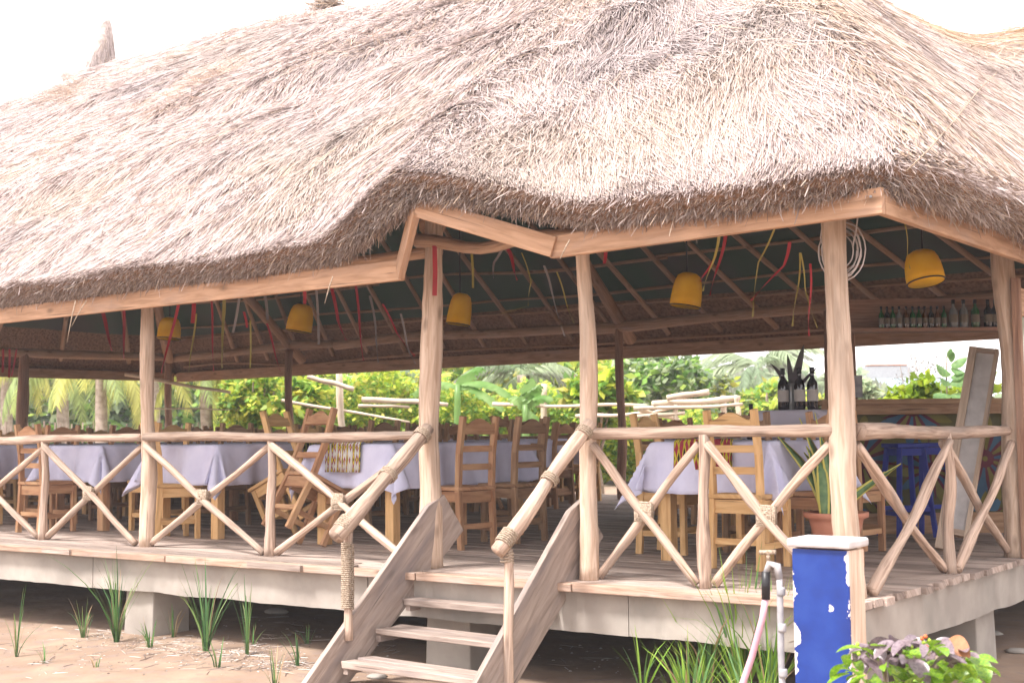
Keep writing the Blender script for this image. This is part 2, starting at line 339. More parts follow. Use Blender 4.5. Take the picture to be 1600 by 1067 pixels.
# --- roof shape: a loft from the eave lip up to the ridge
RL = np.array([-14.6, 4.75, 6.95]); RR = np.array([-4.1, 4.75, 6.75])
XL, XR, YF, YK = -19.9, 0.66, -0.72, 10.5
def dorm(x):
    up = np.where(x < -2.75, (x + 3.95) / 1.2, (-1.45 - x) / 1.3); up = np.clip(up, 0, 1); return up * up * (3 - 2 * up) * .5 + up * .5
def roof_pt(s, t, off=0.0, noise=1.0):
    """s in 0..4 (front, right, back, left), t in 0..1 (lip..ridge) -> points"""
    s = np.asarray(s, float); t = np.asarray(t, float); f = s - np.floor(s); k = np.floor(s).astype(int) % 4
    ex = np.select([k == 0, k == 1, k == 2, k == 3], [XL + (XR - XL) * f, XR + 0 * f, XR + (XL - XR) * f, XL + 0 * f])
    ey = np.select([k == 0, k == 1, k == 2, k == 3], [YF + 0 * f, YF + (YK - YF) * f, YK + 0 * f, YK + (YF - YK) * f])
    rc = .8; mfx = (k == 0) & (ex > XR - rc); a_ = np.clip((ex - (XR - rc)) / rc, 0, 1) * np.pi / 4
    ex = np.where(mfx, XR - rc + rc * np.sin(a_), ex); ey = np.where(mfx, YF + rc - rc * np.cos(a_), ey)
    mry = (k == 1) & (ey < YF + rc); a_ = np.clip(1 - (ey - YF) / rc, 0, 1) * np.pi / 4
    ex = np.where(mry, XR - rc + rc * np.cos(a_), ex); ey = np.where(mry, YF + rc - rc * np.sin(a_), ey)
    ez = np.full_like(ex, 2.47) + .05 * (vnoise(ex * 1.1, ey * 1.1, 5) - .5) * noise
    q = np.select([k == 0, k == 1, k == 2, k == 3], [f, 1 + 0 * f, 1 - f, 0 * f])
    r = RL[None] + (RR - RL)[None] * q.reshape(-1)[:, None] if q.ndim else RL + (RR - RL) * q
    r = r.reshape(q.shape + (3,)) if q.ndim else r
    rz = r[..., 2] + .12 * (vnoise(r[..., 0] * .9, 0 * r[..., 0], 9) - .5) * noise + .1 * np.sin((r[..., 0] + 4) * .55)
    d = np.where(k == 0, dorm(ex), 0)
    x = ex + (r[..., 0] - ex) * t; y = ey + (r[..., 1] - ey) * t; z = ez + (rz - ez) * t
    dec = np.clip(1 - t, 0, 1) ** 3.5
    y = y - d * .33 * dec; z = z + d * .33 * dec
    bl = np.where(k == 1, .62, .30)
    cornr = np.minimum(f, 1 - f); wb = np.where((k == 0), np.clip((1 - f) * 6, 0, 1), 1); bl = np.where(k == 0, .62 * (1 - wb) + .22 * wb, bl)
    z = z + bl * np.sin(np.pi * np.clip(t, 0, 1)) ** .8
    z = z + noise * (.15 * (vnoise(x * .55, y * .9 + z * .7, 1) - .5) + 0.06 * (vnoise(x * 1.7, y * 1.7 + z, 2) - .5) + 0.03 * (vnoise(x * 5, y * 5, 4) - .5)) * np.clip(t * 6, .3, 1)
    if np.any(off): z = z + off
    return np.stack([x, y, z], -1)
def roof_sheet(name, material, s0, s1, t0, t1, ns, nt_, off, noise=1.0, smooth=True):
    ss = np.linspace(s0, s1, ns); tt = np.linspace(t0, t1, nt_)
    Sg, Tg = np.meshgrid(np.clip(ss, 0, 3.9999), tt, indexing='ij'); P = roof_pt(Sg, Tg, off, noise)
    I = np.arange(ns * nt_).reshape(ns, nt_); F = np.stack([I[:-1, :-1], I[1:, :-1], I[1:, 1:], I[:-1, 1:]], -1).reshape(-1, 4)
    return hang(link_mesh(name, np_mesh(name, P.reshape(-1, 3), F, material, smooth=smooth)))
roof_sheet('thatch_layer', M['thatch'], 0, 3.9999, 0, 1, 400, 40, -.03)
# cut eave face + underside of thatch
def eave_face():
    ss = np.linspace(0, 3.9999, 500); prof = [(0, 0, -.02), (.01, 0, -.07), (.12, 0, -.15), (.30, 0, -.12)]; rows = []
    P0 = roof_pt(ss, 0 * ss)
    k = np.floor(ss).astype(int); nx = np.select([k == 0, k == 1, k == 2, k == 3], [0, -1, 0, 1]); ny = np.select([k == 0, k == 1, k == 2, k == 3], [1, 0, -1, 0])
    for inn, _, dz in prof:
        rows.append(P0 + np.stack([nx * inn, ny * inn, 0 * ss + dz], -1))
    P = np.stack(rows, 1); I = np.arange(P.shape[0] * 4).reshape(-1, 4)
    F = np.stack([I[:-1, :-1], I[:-1, 1:], I[1:, 1:], I[1:, :-1]], -1).reshape(-1, 4)
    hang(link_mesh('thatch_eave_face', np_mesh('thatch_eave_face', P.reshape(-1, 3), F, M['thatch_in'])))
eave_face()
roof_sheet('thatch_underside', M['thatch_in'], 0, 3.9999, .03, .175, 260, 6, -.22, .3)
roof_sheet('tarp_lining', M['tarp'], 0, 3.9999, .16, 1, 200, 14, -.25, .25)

# --- second roof wing joining on the right
P2 = np.array([1.5, 8.8, 7.4]); R1 = RR.copy(); _ax = (P2 - R1)[:2]; AXL = np.linalg.norm(_ax); _ax = _ax / AXL; _pv = np.array([_ax[1], -_ax[0]])
def wing_z(x, y):
    dx = x - R1[0]; dy = y - R1[1]; u = dx * _ax[0] + dy * _ax[1]; v = dx * _pv[0] + dy * _pv[1]
    uu = u / AXL
    zr = np.where(uu < .42, R1[2] + (5.35 - R1[2]) * np.sin(np.clip(uu / .42, 0, 1) * np.pi / 2), 5.35 + (P2[2] - 5.35) * (1 - np.cos(np.clip((uu - .42) / .58, 0, 1) * np.pi / 2)))
    over = np.clip(u - AXL, 0, None); dist = np.sqrt(v * v + over * over + .05)
    return zr - .86 * dist - .1 * np.clip(dist - 3, 0, None) + .12 * (vnoise(x * 1.2, y * 1.2, 6) - .5) + .05 * (vnoise(x * 4, y * 4, 7) - .5), u, v
def main_right_z(x, y):
    t = np.clip((XR - x) / (XR - RR[0]), 0, 1); return 2.47 + (RR[2] - 2.47) * t + .62 * np.sin(np.pi * t) ** .8
def wing_s(x, y):
    z, u, v = wing_z(x, y); m_ = main_right_z(x, y); k_ = .5
    return np.where(x < XR, .5 * (z + m_ + np.sqrt((z - m_) ** 2 + k_ * k_)) - .02, z), u, v
def wing():
    xs = np.linspace(-4.2, 6.5, 120); ys = np.linspace(1.0, 14, 130); X, Y = np.meshgrid(xs, ys, indexing='ij'); Z, u, v = wing_s(X, Y)
    Zm = np.where(X < XR, main_right_z(X, Y), 2.3); ok = (Z > Zm + .03) & (Z > 2.35)
    V = np.stack([X, Y, Z], -1).reshape(-1, 3); I = np.arange(X.size).reshape(X.shape)
    okf = ok[:-1, :-1] & ok[1:, :-1] & ok[1:, 1:] & ok[:-1, 1:]
    F = np.stack([I[:-1, :-1], I[1:, :-1], I[1:, 1:], I[:-1, 1:]], -1)[okf]
    hang(link_mesh('wing_thatch_layer', np_mesh('wing_thatch_layer', V, F, M['thatch'], smooth=True)))
wing()

# --- straw
def strands(P, D, N, L, W, cols, lift, name, parent=True, roll=1.0, side_j=.25, sink=.0, arc=1.0, kind='stuff'):
    """P roots, D unit growth directions, N normals, arrays"""
    n = len(P); Sd = np.cross(D, N); Sd /= np.linalg.norm(Sd, axis=1, keepdims=True) + 1e-9
    j = RS.normal(0, side_j, n)[:, None]; D = D + Sd * j; D /= np.linalg.norm(D, axis=1, keepdims=True)
    rl = RS.uniform(-roll, roll, n)[:, None]; Wd = np.cos(rl) * np.cross(D, N) + np.sin(rl) * N; Wd /= np.linalg.norm(Wd, axis=1, keepdims=True) + 1e-9
    L = L[:, None]; W = W[:, None] / 2; lift = lift[:, None]
    a = P - N * sink; m = P + D * L * .5 + N * lift * .5 * arc; e = P + D * L + N * lift
    V = np.stack([a - Wd * W, a + Wd * W, m + Wd * W, m - Wd * W, e + Wd * W * .45, e - Wd * W * .45], 1).reshape(-1, 3)
    b = np.arange(n)[:, None] * 6; F = np.concatenate([b + np.array([[0, 1, 2, 3]]), b + np.array([[3, 2, 4, 5]])], 0)
    me = np_mesh(name, V, F, M['straw'], cols=np.concatenate([cols, cols], 0))
    o = link_mesh(name, me)
    if parent: hang(o)
    if kind: o['kind'] = kind
    return o
def straw_cols(P, n, golden=None, dark=1.0):
    base = np.array([[.72, .61, .585], [.66, .55, .525], [.58, .485, .46], [.67, .54, .44], [.46, .38, .36]])
    pr = np.array([.38, .32, .14, .11, .05]); c = base[RS.choice(5, n, p=pr)]
    g = vnoise(P[:, 0] * .8, P[:, 1] * .8 + P[:, 2] * .6, 11); g = np.clip((g - .60) * 2.6, 0, .42)[:, None]
    c = c * (1 - g) + np.array([[.64, .53, .43]]) * g
    gr = vnoise(P[:, 0] * .7, P[:, 1] * .9 + P[:, 2] * .5, 15); gr = np.clip((gr - .6) * 2.0, 0, .4)[:, None]
    c = c * (1 - gr) + np.array([[.42, .37, .38]]) * gr
    if golden is not None: c = c * (1 - golden[:, None]) + np.array([[.62, .44, .29]]) * golden[:, None]
    return c * RS.uniform(.76, 1.0, n)[:, None] * dark * .9
def frames_of(s, t):
    e = 1e-3; P = roof_pt(s, t); A = roof_pt(s, np.minimum(t + e, 1)) - roof_pt(s, np.minimum(t + e, 1) - e)
    B = roof_pt(np.minimum(s + e, np.floor(s) + .99999), t) - roof_pt(np.minimum(s + e, np.floor(s) + .99999) - e, t)
    D = -A / (np.linalg.norm(A, axis=1, keepdims=True) + 1e-9); N = np.cross(B, A); N /= np.linalg.norm(N, axis=1, keepdims=True) + 1e-9
    N *= np.sign(N[:, 2:3] + 1e-9); return P, D, N
def infr(P, m=90):
    x, y, z = proj_np(P); return (x > -m) & (x < 1600 + m) & (y > -m * 1.6) & (y < 1067 + m) & (z > 0), z
def cover(ntarget, s0, s1, t0, t1, pw=1.0):
    s = RS.uniform(s0, s1, ntarget * 3); t = t0 + (t1 - t0) * (1 - np.sqrt(1 - RS.rand(ntarget * 3) * .9995))
    P, D, N = frames_of(s, t); ok, z = infr(P); ok &= RS.rand(len(s)) < np.clip((9.5 / z) ** pw, .12, 1)
    I = np.where(ok)[0][:ntarget]; return s[I], t[I], P[I], D[I], N[I], z[I]
s, t, P, D, N, z = cover(230000, 0, 1, 0.0, 1.0)
n = len(P); print('front strands', n)
tuft = vnoise(P[:, 0] * 3, P[:, 1] * 3 + P[:, 2] * 2, 21)
wob = (vnoise(P[:, 0] * 1.6, P[:, 1] * 1.6 + P[:, 2], 22) - .5)
D2 = D + np.cross(D, N) * (wob * .9)[:, None]; D2 /= np.linalg.norm(D2, axis=1, keepdims=True)
strands(P, D2, N, np.minimum(RS.uniform(.16, .46, n), t * 6.5 + .09), RS.uniform(.0035, .0075, n) * np.clip(z / 9, .9, 1.8), straw_cols(P, n), RS.uniform(.0, .035, n) + .04 * (tuft > .62) * RS.rand(n), 'straw_front_slope', sink=.01, side_j=.20)
s, t, P, D, N, z = cover(90000, 1, 1.75, 0.0, 1.0)
n = len(P); print('right strands', n)
strands(P, D, N, np.minimum(RS.uniform(.16, .5, n), t * 6 + .05), RS.uniform(.004, .009, n), straw_cols(P, n, golden=np.clip(RS.uniform(-.3, .8, n), 0, 1)), RS.uniform(.0, .05, n), 'straw_right_slope', sink=.01)
s, t, P, D, N, z = cover(15000, 0, 1.6, 0.06, 1.0); n = len(P)
strands(P, D, N, np.minimum(RS.uniform(.45, .95, n), t * 6.5), RS.uniform(.004, .008, n), straw_cols(P, n, golden=np.clip(RS.uniform(-.6, .7, n), 0, 1)), RS.uniform(-.01, .05, n), 'long_loose_straw', side_j=.30)
# wing straw
n = 90000; x = RS.uniform(-4.2, 3, n); y = RS.uniform(1.2, 10, n); Z, u, v = wing_s(x, y); ok = (Z > np.where(x < XR, main_right_z(x, y), 2.4) + .0); P = np.stack([x, y, Z], -1)[ok]
I_, zz = infr(P); P = P[I_]; n = len(P); e = .02
zx = (wing_s(P[:, 0] + e, P[:, 1])[0] - wing_s(P[:, 0] - e, P[:, 1])[0]) / (2 * e); zy = (wing_s(P[:, 0], P[:, 1] + e)[0] - wing_s(P[:, 0], P[:, 1] - e)[0]) / (2 * e)
N = np.stack([-zx, -zy, np.ones(n)], -1); N /= np.linalg.norm(N, axis=1, keepdims=True)
D = np.stack([-zx, -zy, -(zx ** 2 + zy ** 2)], -1); D /= np.linalg.norm(D, axis=1, keepdims=True) + 1e-6
_, u, v = wing_z(P[:, 0], P[:, 1]); along = np.exp(-(v / .55) ** 2)[:, None] * np.sign(RS.rand(n) - .35)[:, None]
ax3 = np.array([_ax[0], _ax[1], 0.0])[None] + 0 * P; ax3[:, 2] = ax3[:, 0] * zx + ax3[:, 1] * zy
D = D * (1 - np.abs(along)) + ax3 * along; D /= np.linalg.norm(D, axis=1, keepdims=True) + 1e-6
print('wing strands', n)
strands(P, D, N, RS.uniform(.2, .5, n) + .35 * np.abs(along[:, 0]) * RS.rand(n), RS.uniform(.004, .009, n), straw_cols(P, n, golden=np.clip(np.abs(along[:, 0]) * .9 + .15, 0, 1)), RS.uniform(.0, .06, n), 'straw_wing_slope', sink=.01)
# cut straw ends under the lip; colours darkened for dirt and downward-facing shade
def fringe(name, s0, s1, n, dark):
    s = RS.uniform(s0, s1, n); P0 = roof_pt(s, 0 * s); k = np.floor(s).astype(int)
    out = np.stack([np.where(k == 1, 1., 0.), np.where(k == 0, -1., 0.), 0. * s], -1); q = RS.rand(n)
    inn = q * .26; gab = np.where((k == 0), np.clip(1 - np.abs((XL + (XR - XL) * (s - np.floor(s))) + 2.8) / 1.1, 0, 1), 0); dz = .0 - (.14 + .07 * gab) * np.minimum(q * 2.2, 1) * RS.uniform(.6, 1, n)
    P = P0 - out * inn[:, None]; P[:, 2] += dz; ok, z = infr(P); P, out, q, z = P[ok], out[ok], q[ok], z[ok]; n = len(P)
    D = out * (.75 - .5 * q)[:, None] + np.array([[0, 0, -1]]) * (.55 + .4 * q)[:, None] + RS.normal(0, .28, (n, 3)); D /= np.linalg.norm(D, axis=1, keepdims=True)
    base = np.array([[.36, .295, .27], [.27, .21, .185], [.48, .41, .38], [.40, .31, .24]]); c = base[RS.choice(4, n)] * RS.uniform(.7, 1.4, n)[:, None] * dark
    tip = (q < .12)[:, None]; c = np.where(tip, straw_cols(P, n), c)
    strands(P, D, out + np.array([[0, 0, .3]]), RS.uniform(.03, .095, n) + .08 * (RS.rand(n) < .02), RS.uniform(.004, .0085, n), c, RS.uniform(-.01, .02, n), name, side_j=.3, roll=1.5)
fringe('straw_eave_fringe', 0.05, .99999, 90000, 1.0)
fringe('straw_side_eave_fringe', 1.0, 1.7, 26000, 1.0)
# loose clumps of golden straw lying over the slope and along the ridge
def clump(cx, cy, n, spr, dirpx, name='straw_tuft'):
    """scatter a loose bundle near the roof point seen at that place"""
    ss = np.linspace(.02, .999, 500); tt = np.linspace(0, 1, 100); Sg, Tg = np.meshgrid(ss, tt, indexing='ij'); G = roof_pt(Sg.ravel(), Tg.ravel()); gx, gy, _ = proj_np(G)
    i = np.argmin((gx - cx) ** 2 + (gy - cy) ** 2); s0, t0 = Sg.ravel()[i], Tg.ravel()[i]
    P, D, N = frames_of(np.full(n, s0), np.full(n, t0)); X = np.array([1., 0, 0])[None]
    a = RS.normal(0, spr[0], n); b = RS.normal(0, spr[1], n); B = np.cross(D, N)
    P = P + B * a[:, None] + D * b[:, None] + N * RS.uniform(0, .07, n)[:, None]
    D = D * dirpx[0] + B * dirpx[1] + RS.normal(0, .35, (n, 3)); D /= np.linalg.norm(D, axis=1, keepdims=True)
    strands(P, D, N, RS.uniform(.15, .42, n), RS.uniform(.004, .009, n), straw_cols(P, n, golden=RS.uniform(.0, .7, n)), RS.uniform(.0, .10, n), name, side_j=.35, roll=1.4)
clump(105, 150, 600, (.7, .18), (.7, -.7)); clump(335, 125, 260, (.25, .25), (1, -.3)); clump(280, 165, 160, (.35, .12), (1, -.6)); clump(590, 65, 220, (.5, .25), (1, -.4))
clump(270, 320, 90, (.3, .12), (1, -.2)); clump(450, 40, 220, (.6, .2), (.6, -.7)); clump(110, 225, 90, (.3, .12), (1, -.3)); clump(910, 28, 60, (.2, .1), (1, 0))
# ridge finials: a tied straw horn at the left ridge end and a tuft mid ridge
b = MB(); hp = [RL + np.array([-.30, 0, -.25]), RL + np.array([-.10, 0, .0]), RL + np.array([.02, 0, .22]), RL + np.array([.06, 0, .48]), RL + np.array([.08, 0, .72]), RL + np.array([.09, 0, .84])]
b.tube([Vector(p) for p in hp], [.50, .30, .20, .145, .095, .05], 14, rough=.03); hang(b.build('ridge_horn', M['thatch']))
n = 1600; h = RS.rand(n); an = RS.uniform(0, 6.28, n); rr = .21 * (1 - h) ** 1.5 + .10; P = RL[None] + np.stack([rr * np.cos(an) * 1.1 - .2 * (1 - h) ** 2.5 + .07, rr * np.sin(an), -.12 + h * .68], -1)
N = np.stack([np.cos(an), np.sin(an), .3 + 0 * an], -1); D = np.stack([-.2 * np.cos(an) + .12, -.2 * np.sin(an), 1 + 0 * an], -1); D /= np.linalg.norm(D, axis=1, keepdims=True)
strands(P, D, N, RS.uniform(.12, .24, n), RS.uniform(.006, .012, n), straw_cols(P, n) * .8, RS.uniform(-.01, .01, n), 'straw_horn_wrap', side_j=.1)
hq = np.array(onY(520, 12, 4.75)); n = 400
P = hq[None] + RS.normal(0, .06, (n, 3)) * np.array([[2.4, 1, .6]]); D = np.array([[-1, 0, .35]]) + RS.normal(0, .3, (n, 3)); D /= np.linalg.norm(D, axis=1, keepdims=True)
strands(P, D, np.array([[0, 0, 1.]]) + 0 * P, RS.uniform(.2, .45, n), RS.uniform(.006, .014, n), straw_cols(P, n, golden=RS.rand(n)) * .7, RS.uniform(0, .05, n), 'straw_ridge_tuft', side_j=.3)
# long loose straws hanging over the eave
b = MB()
for px, py, dx, ln in ((118, 470, -14, .30), (135, 470, -30, .18), (890, 375, -10, .10), (520, 432, -10, .16)):
    p = onY(px, py, -.85); pts = [p + Vector((dx / 160 * t_, -.02 * t_, -ln * t_ * (1 + .2 * t_))) for t_ in (0, .33, .66, 1)]
    b.tube(pts, [.004, .005, .004, .002], 5)
hang(b.build('loose_straw', M['rope'])) ['kind'] = 'stuff'

# --- eave boards
def fascia(name, p0, p1, h=.15, w=.05, up=(0, 0, 1), parent=None):
    b = MB(); b.beam(p0, p1, w, h, up=up); return hang(b.build(name, M['fascia'], smooth=False, bevel=.006))
zb = 2.235
fascia('eave_board', (-19.4, -.5, zb), (-3.23, -.5, 2.20)); fascia('eave_board', (-1.9, -.503, 2.235), (.37, -.5, 2.275))
fascia('gable_board', (-3.235, -.53, 2.19), (-2.765, -.88, 2.555), h=.15); fascia('gable_board', (-2.755, -.88, 2.555), (-1.86, -.53, 2.23), h=.14)
fascia('eave_board', (.35, -.47, 2.275), (.35, 10.0, 2.28)); fascia('eave_board', (.33, 10.0, 2.3), (-19.4, 10.0, 2.3), h=.2); fascia('eave_board', (-19.4, 9.9, 2.3), (-19.4, -.45, 2.25), h=.18)
b = MB(); b.tube([(.31, -.528, 2.30), (.31, -.536, 2.30)], .008, 8); hang(b.build('board_bolt', M['metal']))

# --- posts
def post(x, y, z0, z1, r, lean=(0, 0), m='post', bend=.025, seg=12, label=None):
    b = MB(); b.log((x, y, z0), (x + lean[0], y + lean[1], z1), r * .96, r * .80, bend=bend, n=16, seg=26, rough=.028)
    o = hang(b.build('post', M[m]))
    if label: o['label'] = label
    return o
post(-7.0, .08, 0, 2.32, .075, (-.02, 0)); post(-3.49, .08, 0, 2.75, .092, (.06, .0)); post(-2.02, .06, 0, 2.4, .068, (-.02, 0)); post(-.13, .1, 0, 2.38, .088, (-.06, 0)); post(-.07, 3.2, 0, 2.5, .1, (-.03, 0))
post(-10.55, .08, 0, 2.32, .08); post(-14.1, .08, 0, 2.32, .08); post(-17.6, .08, 0, 2.32, .08)
for px, r in ((262, .085), (452, .085), (968, .075), (1302, .12)):
    p = onY(px, 600, YB); post(p.x, YB, 0, 2.66, r, m='dark_post', bend=.03)
p = onX(37, 600, -18.7); post(-18.7, p.y, 0, 2.66, .12, m='dark_post'); post(-18.7, 2.2, 0, 2.66, .1, m='dark_post'); post(-.1, 6.4, 0, 2.6, .09, m='dark_post'); post(-.1, 9.2, 0, 2.6, .09, m='dark_post')
# beams that carry the rafters, rafters, purlins (round poles)
def pole(name, p0, p1, r, m='rafter', bend=.05, r1=None, n=8, seg=10):
    b = MB(); b.log(p0, p1, r, r1 or r * .8, bend=bend, n=n, seg=seg, rough=.04); return hang(b.build(name, M[m]))
for a_, c_ in (((-18.9, .1), (-10.4, .1)), ((-10.6, .12), (-3.4, .1)), ((-2.05, .1), (.1, .12))): pole('wall_plate', (a_[0], a_[1], 2.43), (c_[0], c_[1], 2.43), .06)
for a_, c_ in ((-18.9, -13.6), (-13.9, -8.0), (-8.2, -3.0), (-3.4, .1)): pole('wall_plate', (a_, YB, 2.66), (c_, YB + .02, 2.68), .085, bend=.06)
pole('wall_plate', (-18.7, .1, 2.6), (-18.7, YB, 2.66), .09); pole('wall_plate', (-.1, .2, 2.48), (-.1, 9.3, 2.6), .07)
pole('lintel', (-3.55, .0, 2.5), (-1.9, -.05, 2.38), .05)
def inner(sv, tv, off=-.36): p = roof_pt(np.array([sv]), np.array([tv]), off, .0)[0]; return Vector(p)
for i in range(19):      # back slope
    f = .055 + i * .047; pole('rafter', inner(2 + f, .07, -.30), inner(2 + f, .97, -.42), .042, bend=.05, r1=.03)
for i in range(19):      # front slope
    f = .06 + i * .048; pole('rafter', inner(f, .09, -.34), inner(f, .97, -.42), .038, bend=.05, r1=.03, seg=6)
for i in range(6):
    f = .12 + i * .15
    pole('rafter', inner(3 + f, .07, -.3), inner(3 + f, .95, -.42), .045); pole('rafter', inner(1 + f, .08, -.3), inner(1 + f, .95, -.42), .045)
for k_, off in ((.055, -.3), (.10, -.3), (.155, -.31), (.20, -.32), (.29, -.37)):
    for q in (2, 3, 1):
        for a_, c_ in ((.01, .34), (.33, .67), (.66, .99)):
            if q != 2 and a_ > 0: continue
            aa, cc = (a_, c_) if q == 2 else (.02, .98)
            pole('purlin', inner(q + aa, k_, off), inner(q + cc, k_ + .004, off), .024 if k_ < .25 else .03, bend=.06, seg=16, n=6)
# big principal trusses seen from inside: squared timbers
def timber(p0, p1, w=.12, h=.16):
    b = MB(); b.log(p0, p1, w * .75, w * .6, bend=.05, n=8, seg=8, rough=.04); hang(b.build('truss_timber', M['fascia']))
for px in (452, 968):
    xb = onY(px, 600, YB).x
    timber((xb, YB + .35, 2.45), (xb + .05, 5.2, 6.2)); timber((xb, .1, 2.5), (xb, 4.4, 6.2)); timber((xb - .1, 6.9, 4.3), (xb + .1, 2.4, 4.2), .10)
timber((-.2, .2, 2.5), (-3.9, 4.4, 6.1)); timber((-.2, 9.1, 2.6), (-4.0, 5.1, 6.1)); timber((-18.6, 9.2, 2.6), (-14.6, 5.1, 6.2)); timber((-3.5, .1, 2.6), (-4.6, 4.2, 6.1)); timber((-7.0, .1, 2.4), (-7.6, 4.2, 6.1))
timber((-3.9, 4.75, 6.2), (-14.7, 4.75, 6.3))

# --- deck
deckb = MB()
for yy in np.linspace(.4, YD - .5, 7): deckb.beam((X0, yy, -.115), (X1 - .2, yy, -.115), .12, .14)
DECK = hang(deckb.build('deck_joist', M['plank'], smooth=False))
PW = .136; rows = int((YD + .6) / PW); planks = []; rest = MB()
plank_meshes = {}
def plank_mb(x0, x1, y0, y1, dz, mb): mb.box(((x0 + x1) / 2, (y0 + y1) / 2, -.0225 + dz), (x1 - x0, y1 - y0, .045))
allp = []
for r_ in range(rows):
    y0 = -.62 + r_ * PW; x_hi = X1 + RS.uniform(-.015, .05); cuts = [x_hi]
    while cuts[-1] > X0: cuts.append(cuts[-1] - RS.uniform(2.6, 4.6))
    for c1, c0 in zip(cuts[:-1], cuts[1:]):
        c0 = max(c0, X0); ym = y0 + PW / 2
        fy = max(edgeY((c0 + c1) / 2) + .03, -9)
        if ym < fy or c1 - c0 < .2: continue
        allp.append((c0 + .004, c1 - .004, y0 + .003, y0 + PW - .006, RS.uniform(-.004, .004)))
allp.sort(key=lambda q: ((max(q[0], min(q[1], -3)) - 3) ** 2 + (q[2] + 7.3) ** 2))
for i, q in enumerate(allp):
    if i < 296:
        b = MB(); plank_mb(*q, b); o = b.build('plank', M['plank'], DECK, smooth=False)
    else: plank_mb(*q, rest)
o = rest.build('far_planking', M['plank'], DECK, smooth=False); o['kind'] = 'stuff'
# front edge boards (cover the plank sides), right corner end grain is the planks themselves
cur = .0; xx = X1
for xe in (-2.0, -3.35, -6.1, -9.4, -13.0, -18.9):
    gap = .006; b = MB(); b.beam((xx - gap, edgeY(xx - gap) - .01, -.028 + RS.uniform(-.003, .003)), (xe + gap, edgeY(xe + gap) - .01, -.028), .10, .055); hang(b.build('edge_board', M['edge'], smooth=False, bevel=.006)); xx = xe
# concrete ring beam, front and right, built as sections with form marks and ragged lower edge
def conc(p0, p1, zt, zb_, th, nseg):
    p0 = Vector(p0); p1 = Vector(p1); d = (p1 - p0); sd = Vector((d.y, -d.x, 0)).normalized(); V = []; F = []
    rag = [zb_ + .022 * (float(vnoise((p0 + d * (i / nseg)).x * 2.2 + (p0 + d * (i / nseg)).y * 2.2, 0, 41)) - .5) + random.uniform(-.003, .003) for i in range(nseg + 1)]; bul = [random.uniform(-.004, .004) for _ in range(nseg + 1)]
    for i in range(nseg + 1):
        p = p0 + d * (i / nseg)
        for off, z_ in ((bul[i], zt), (bul[i], rag[i]), (-th, rag[i]), (-th, zt)): V.append(tuple(p + sd * off + Vector((0, 0, z_))))
    for i in range(nseg):
        for k in range(4): F.append((i * 4 + k, (i + 1) * 4 + k, (i + 1) * 4 + (k + 1) % 4, i * 4 + (k + 1) % 4))
    F.append((0, 1, 2, 3)); F.append((nseg * 4 + 3, nseg * 4 + 2, nseg * 4 + 1, nseg * 4))
    me = bpy.data.meshes.new('concrete_beam'); me.from_pydata(V, [], F); me.materials.append(M['concrete']); me.update()
    return hang(link_mesh('concrete_beam', me))
ys = lambda x: edgeY(x) + .035
for a_, c_ in ((-18.9, -14.2), (-14.19, -10.6), (-10.59, -7.2), (-7.19, -3.9), (-3.89, -1.62), (-1.615, -.02)): conc((a_, ys(a_), 0), (c_, ys(c_), 0), -.062, -.335, .22, 40)
conc((-.03, ys(0) + .0, 0), (-.03, 3.0, 0), -.05, -.335, .22, 30); conc((-.03, 3.005, 0), (-.03, 10.8, 0), -.05, -.335, .22, 40)
for x_, y_, w_ in ((-6.65, -.05, .42), (-10.4, -.2, .42), (-3.35, .32, .45), (-14, -.2, .42), (-.35, 2.6, .45), (-.45, .75, .4), (-6.6, 4.5, .4), (-3.4, 4.5, .4), (-10.4, 4.5, .4), (-.35, 6.5, .4)):
    b = MB(); b.box((x_, y_, -.62), (w_, w_, .62), taper=.93, jit=.008); hang(b.build('pier', M['concrete'], smooth=False, bevel=.012))

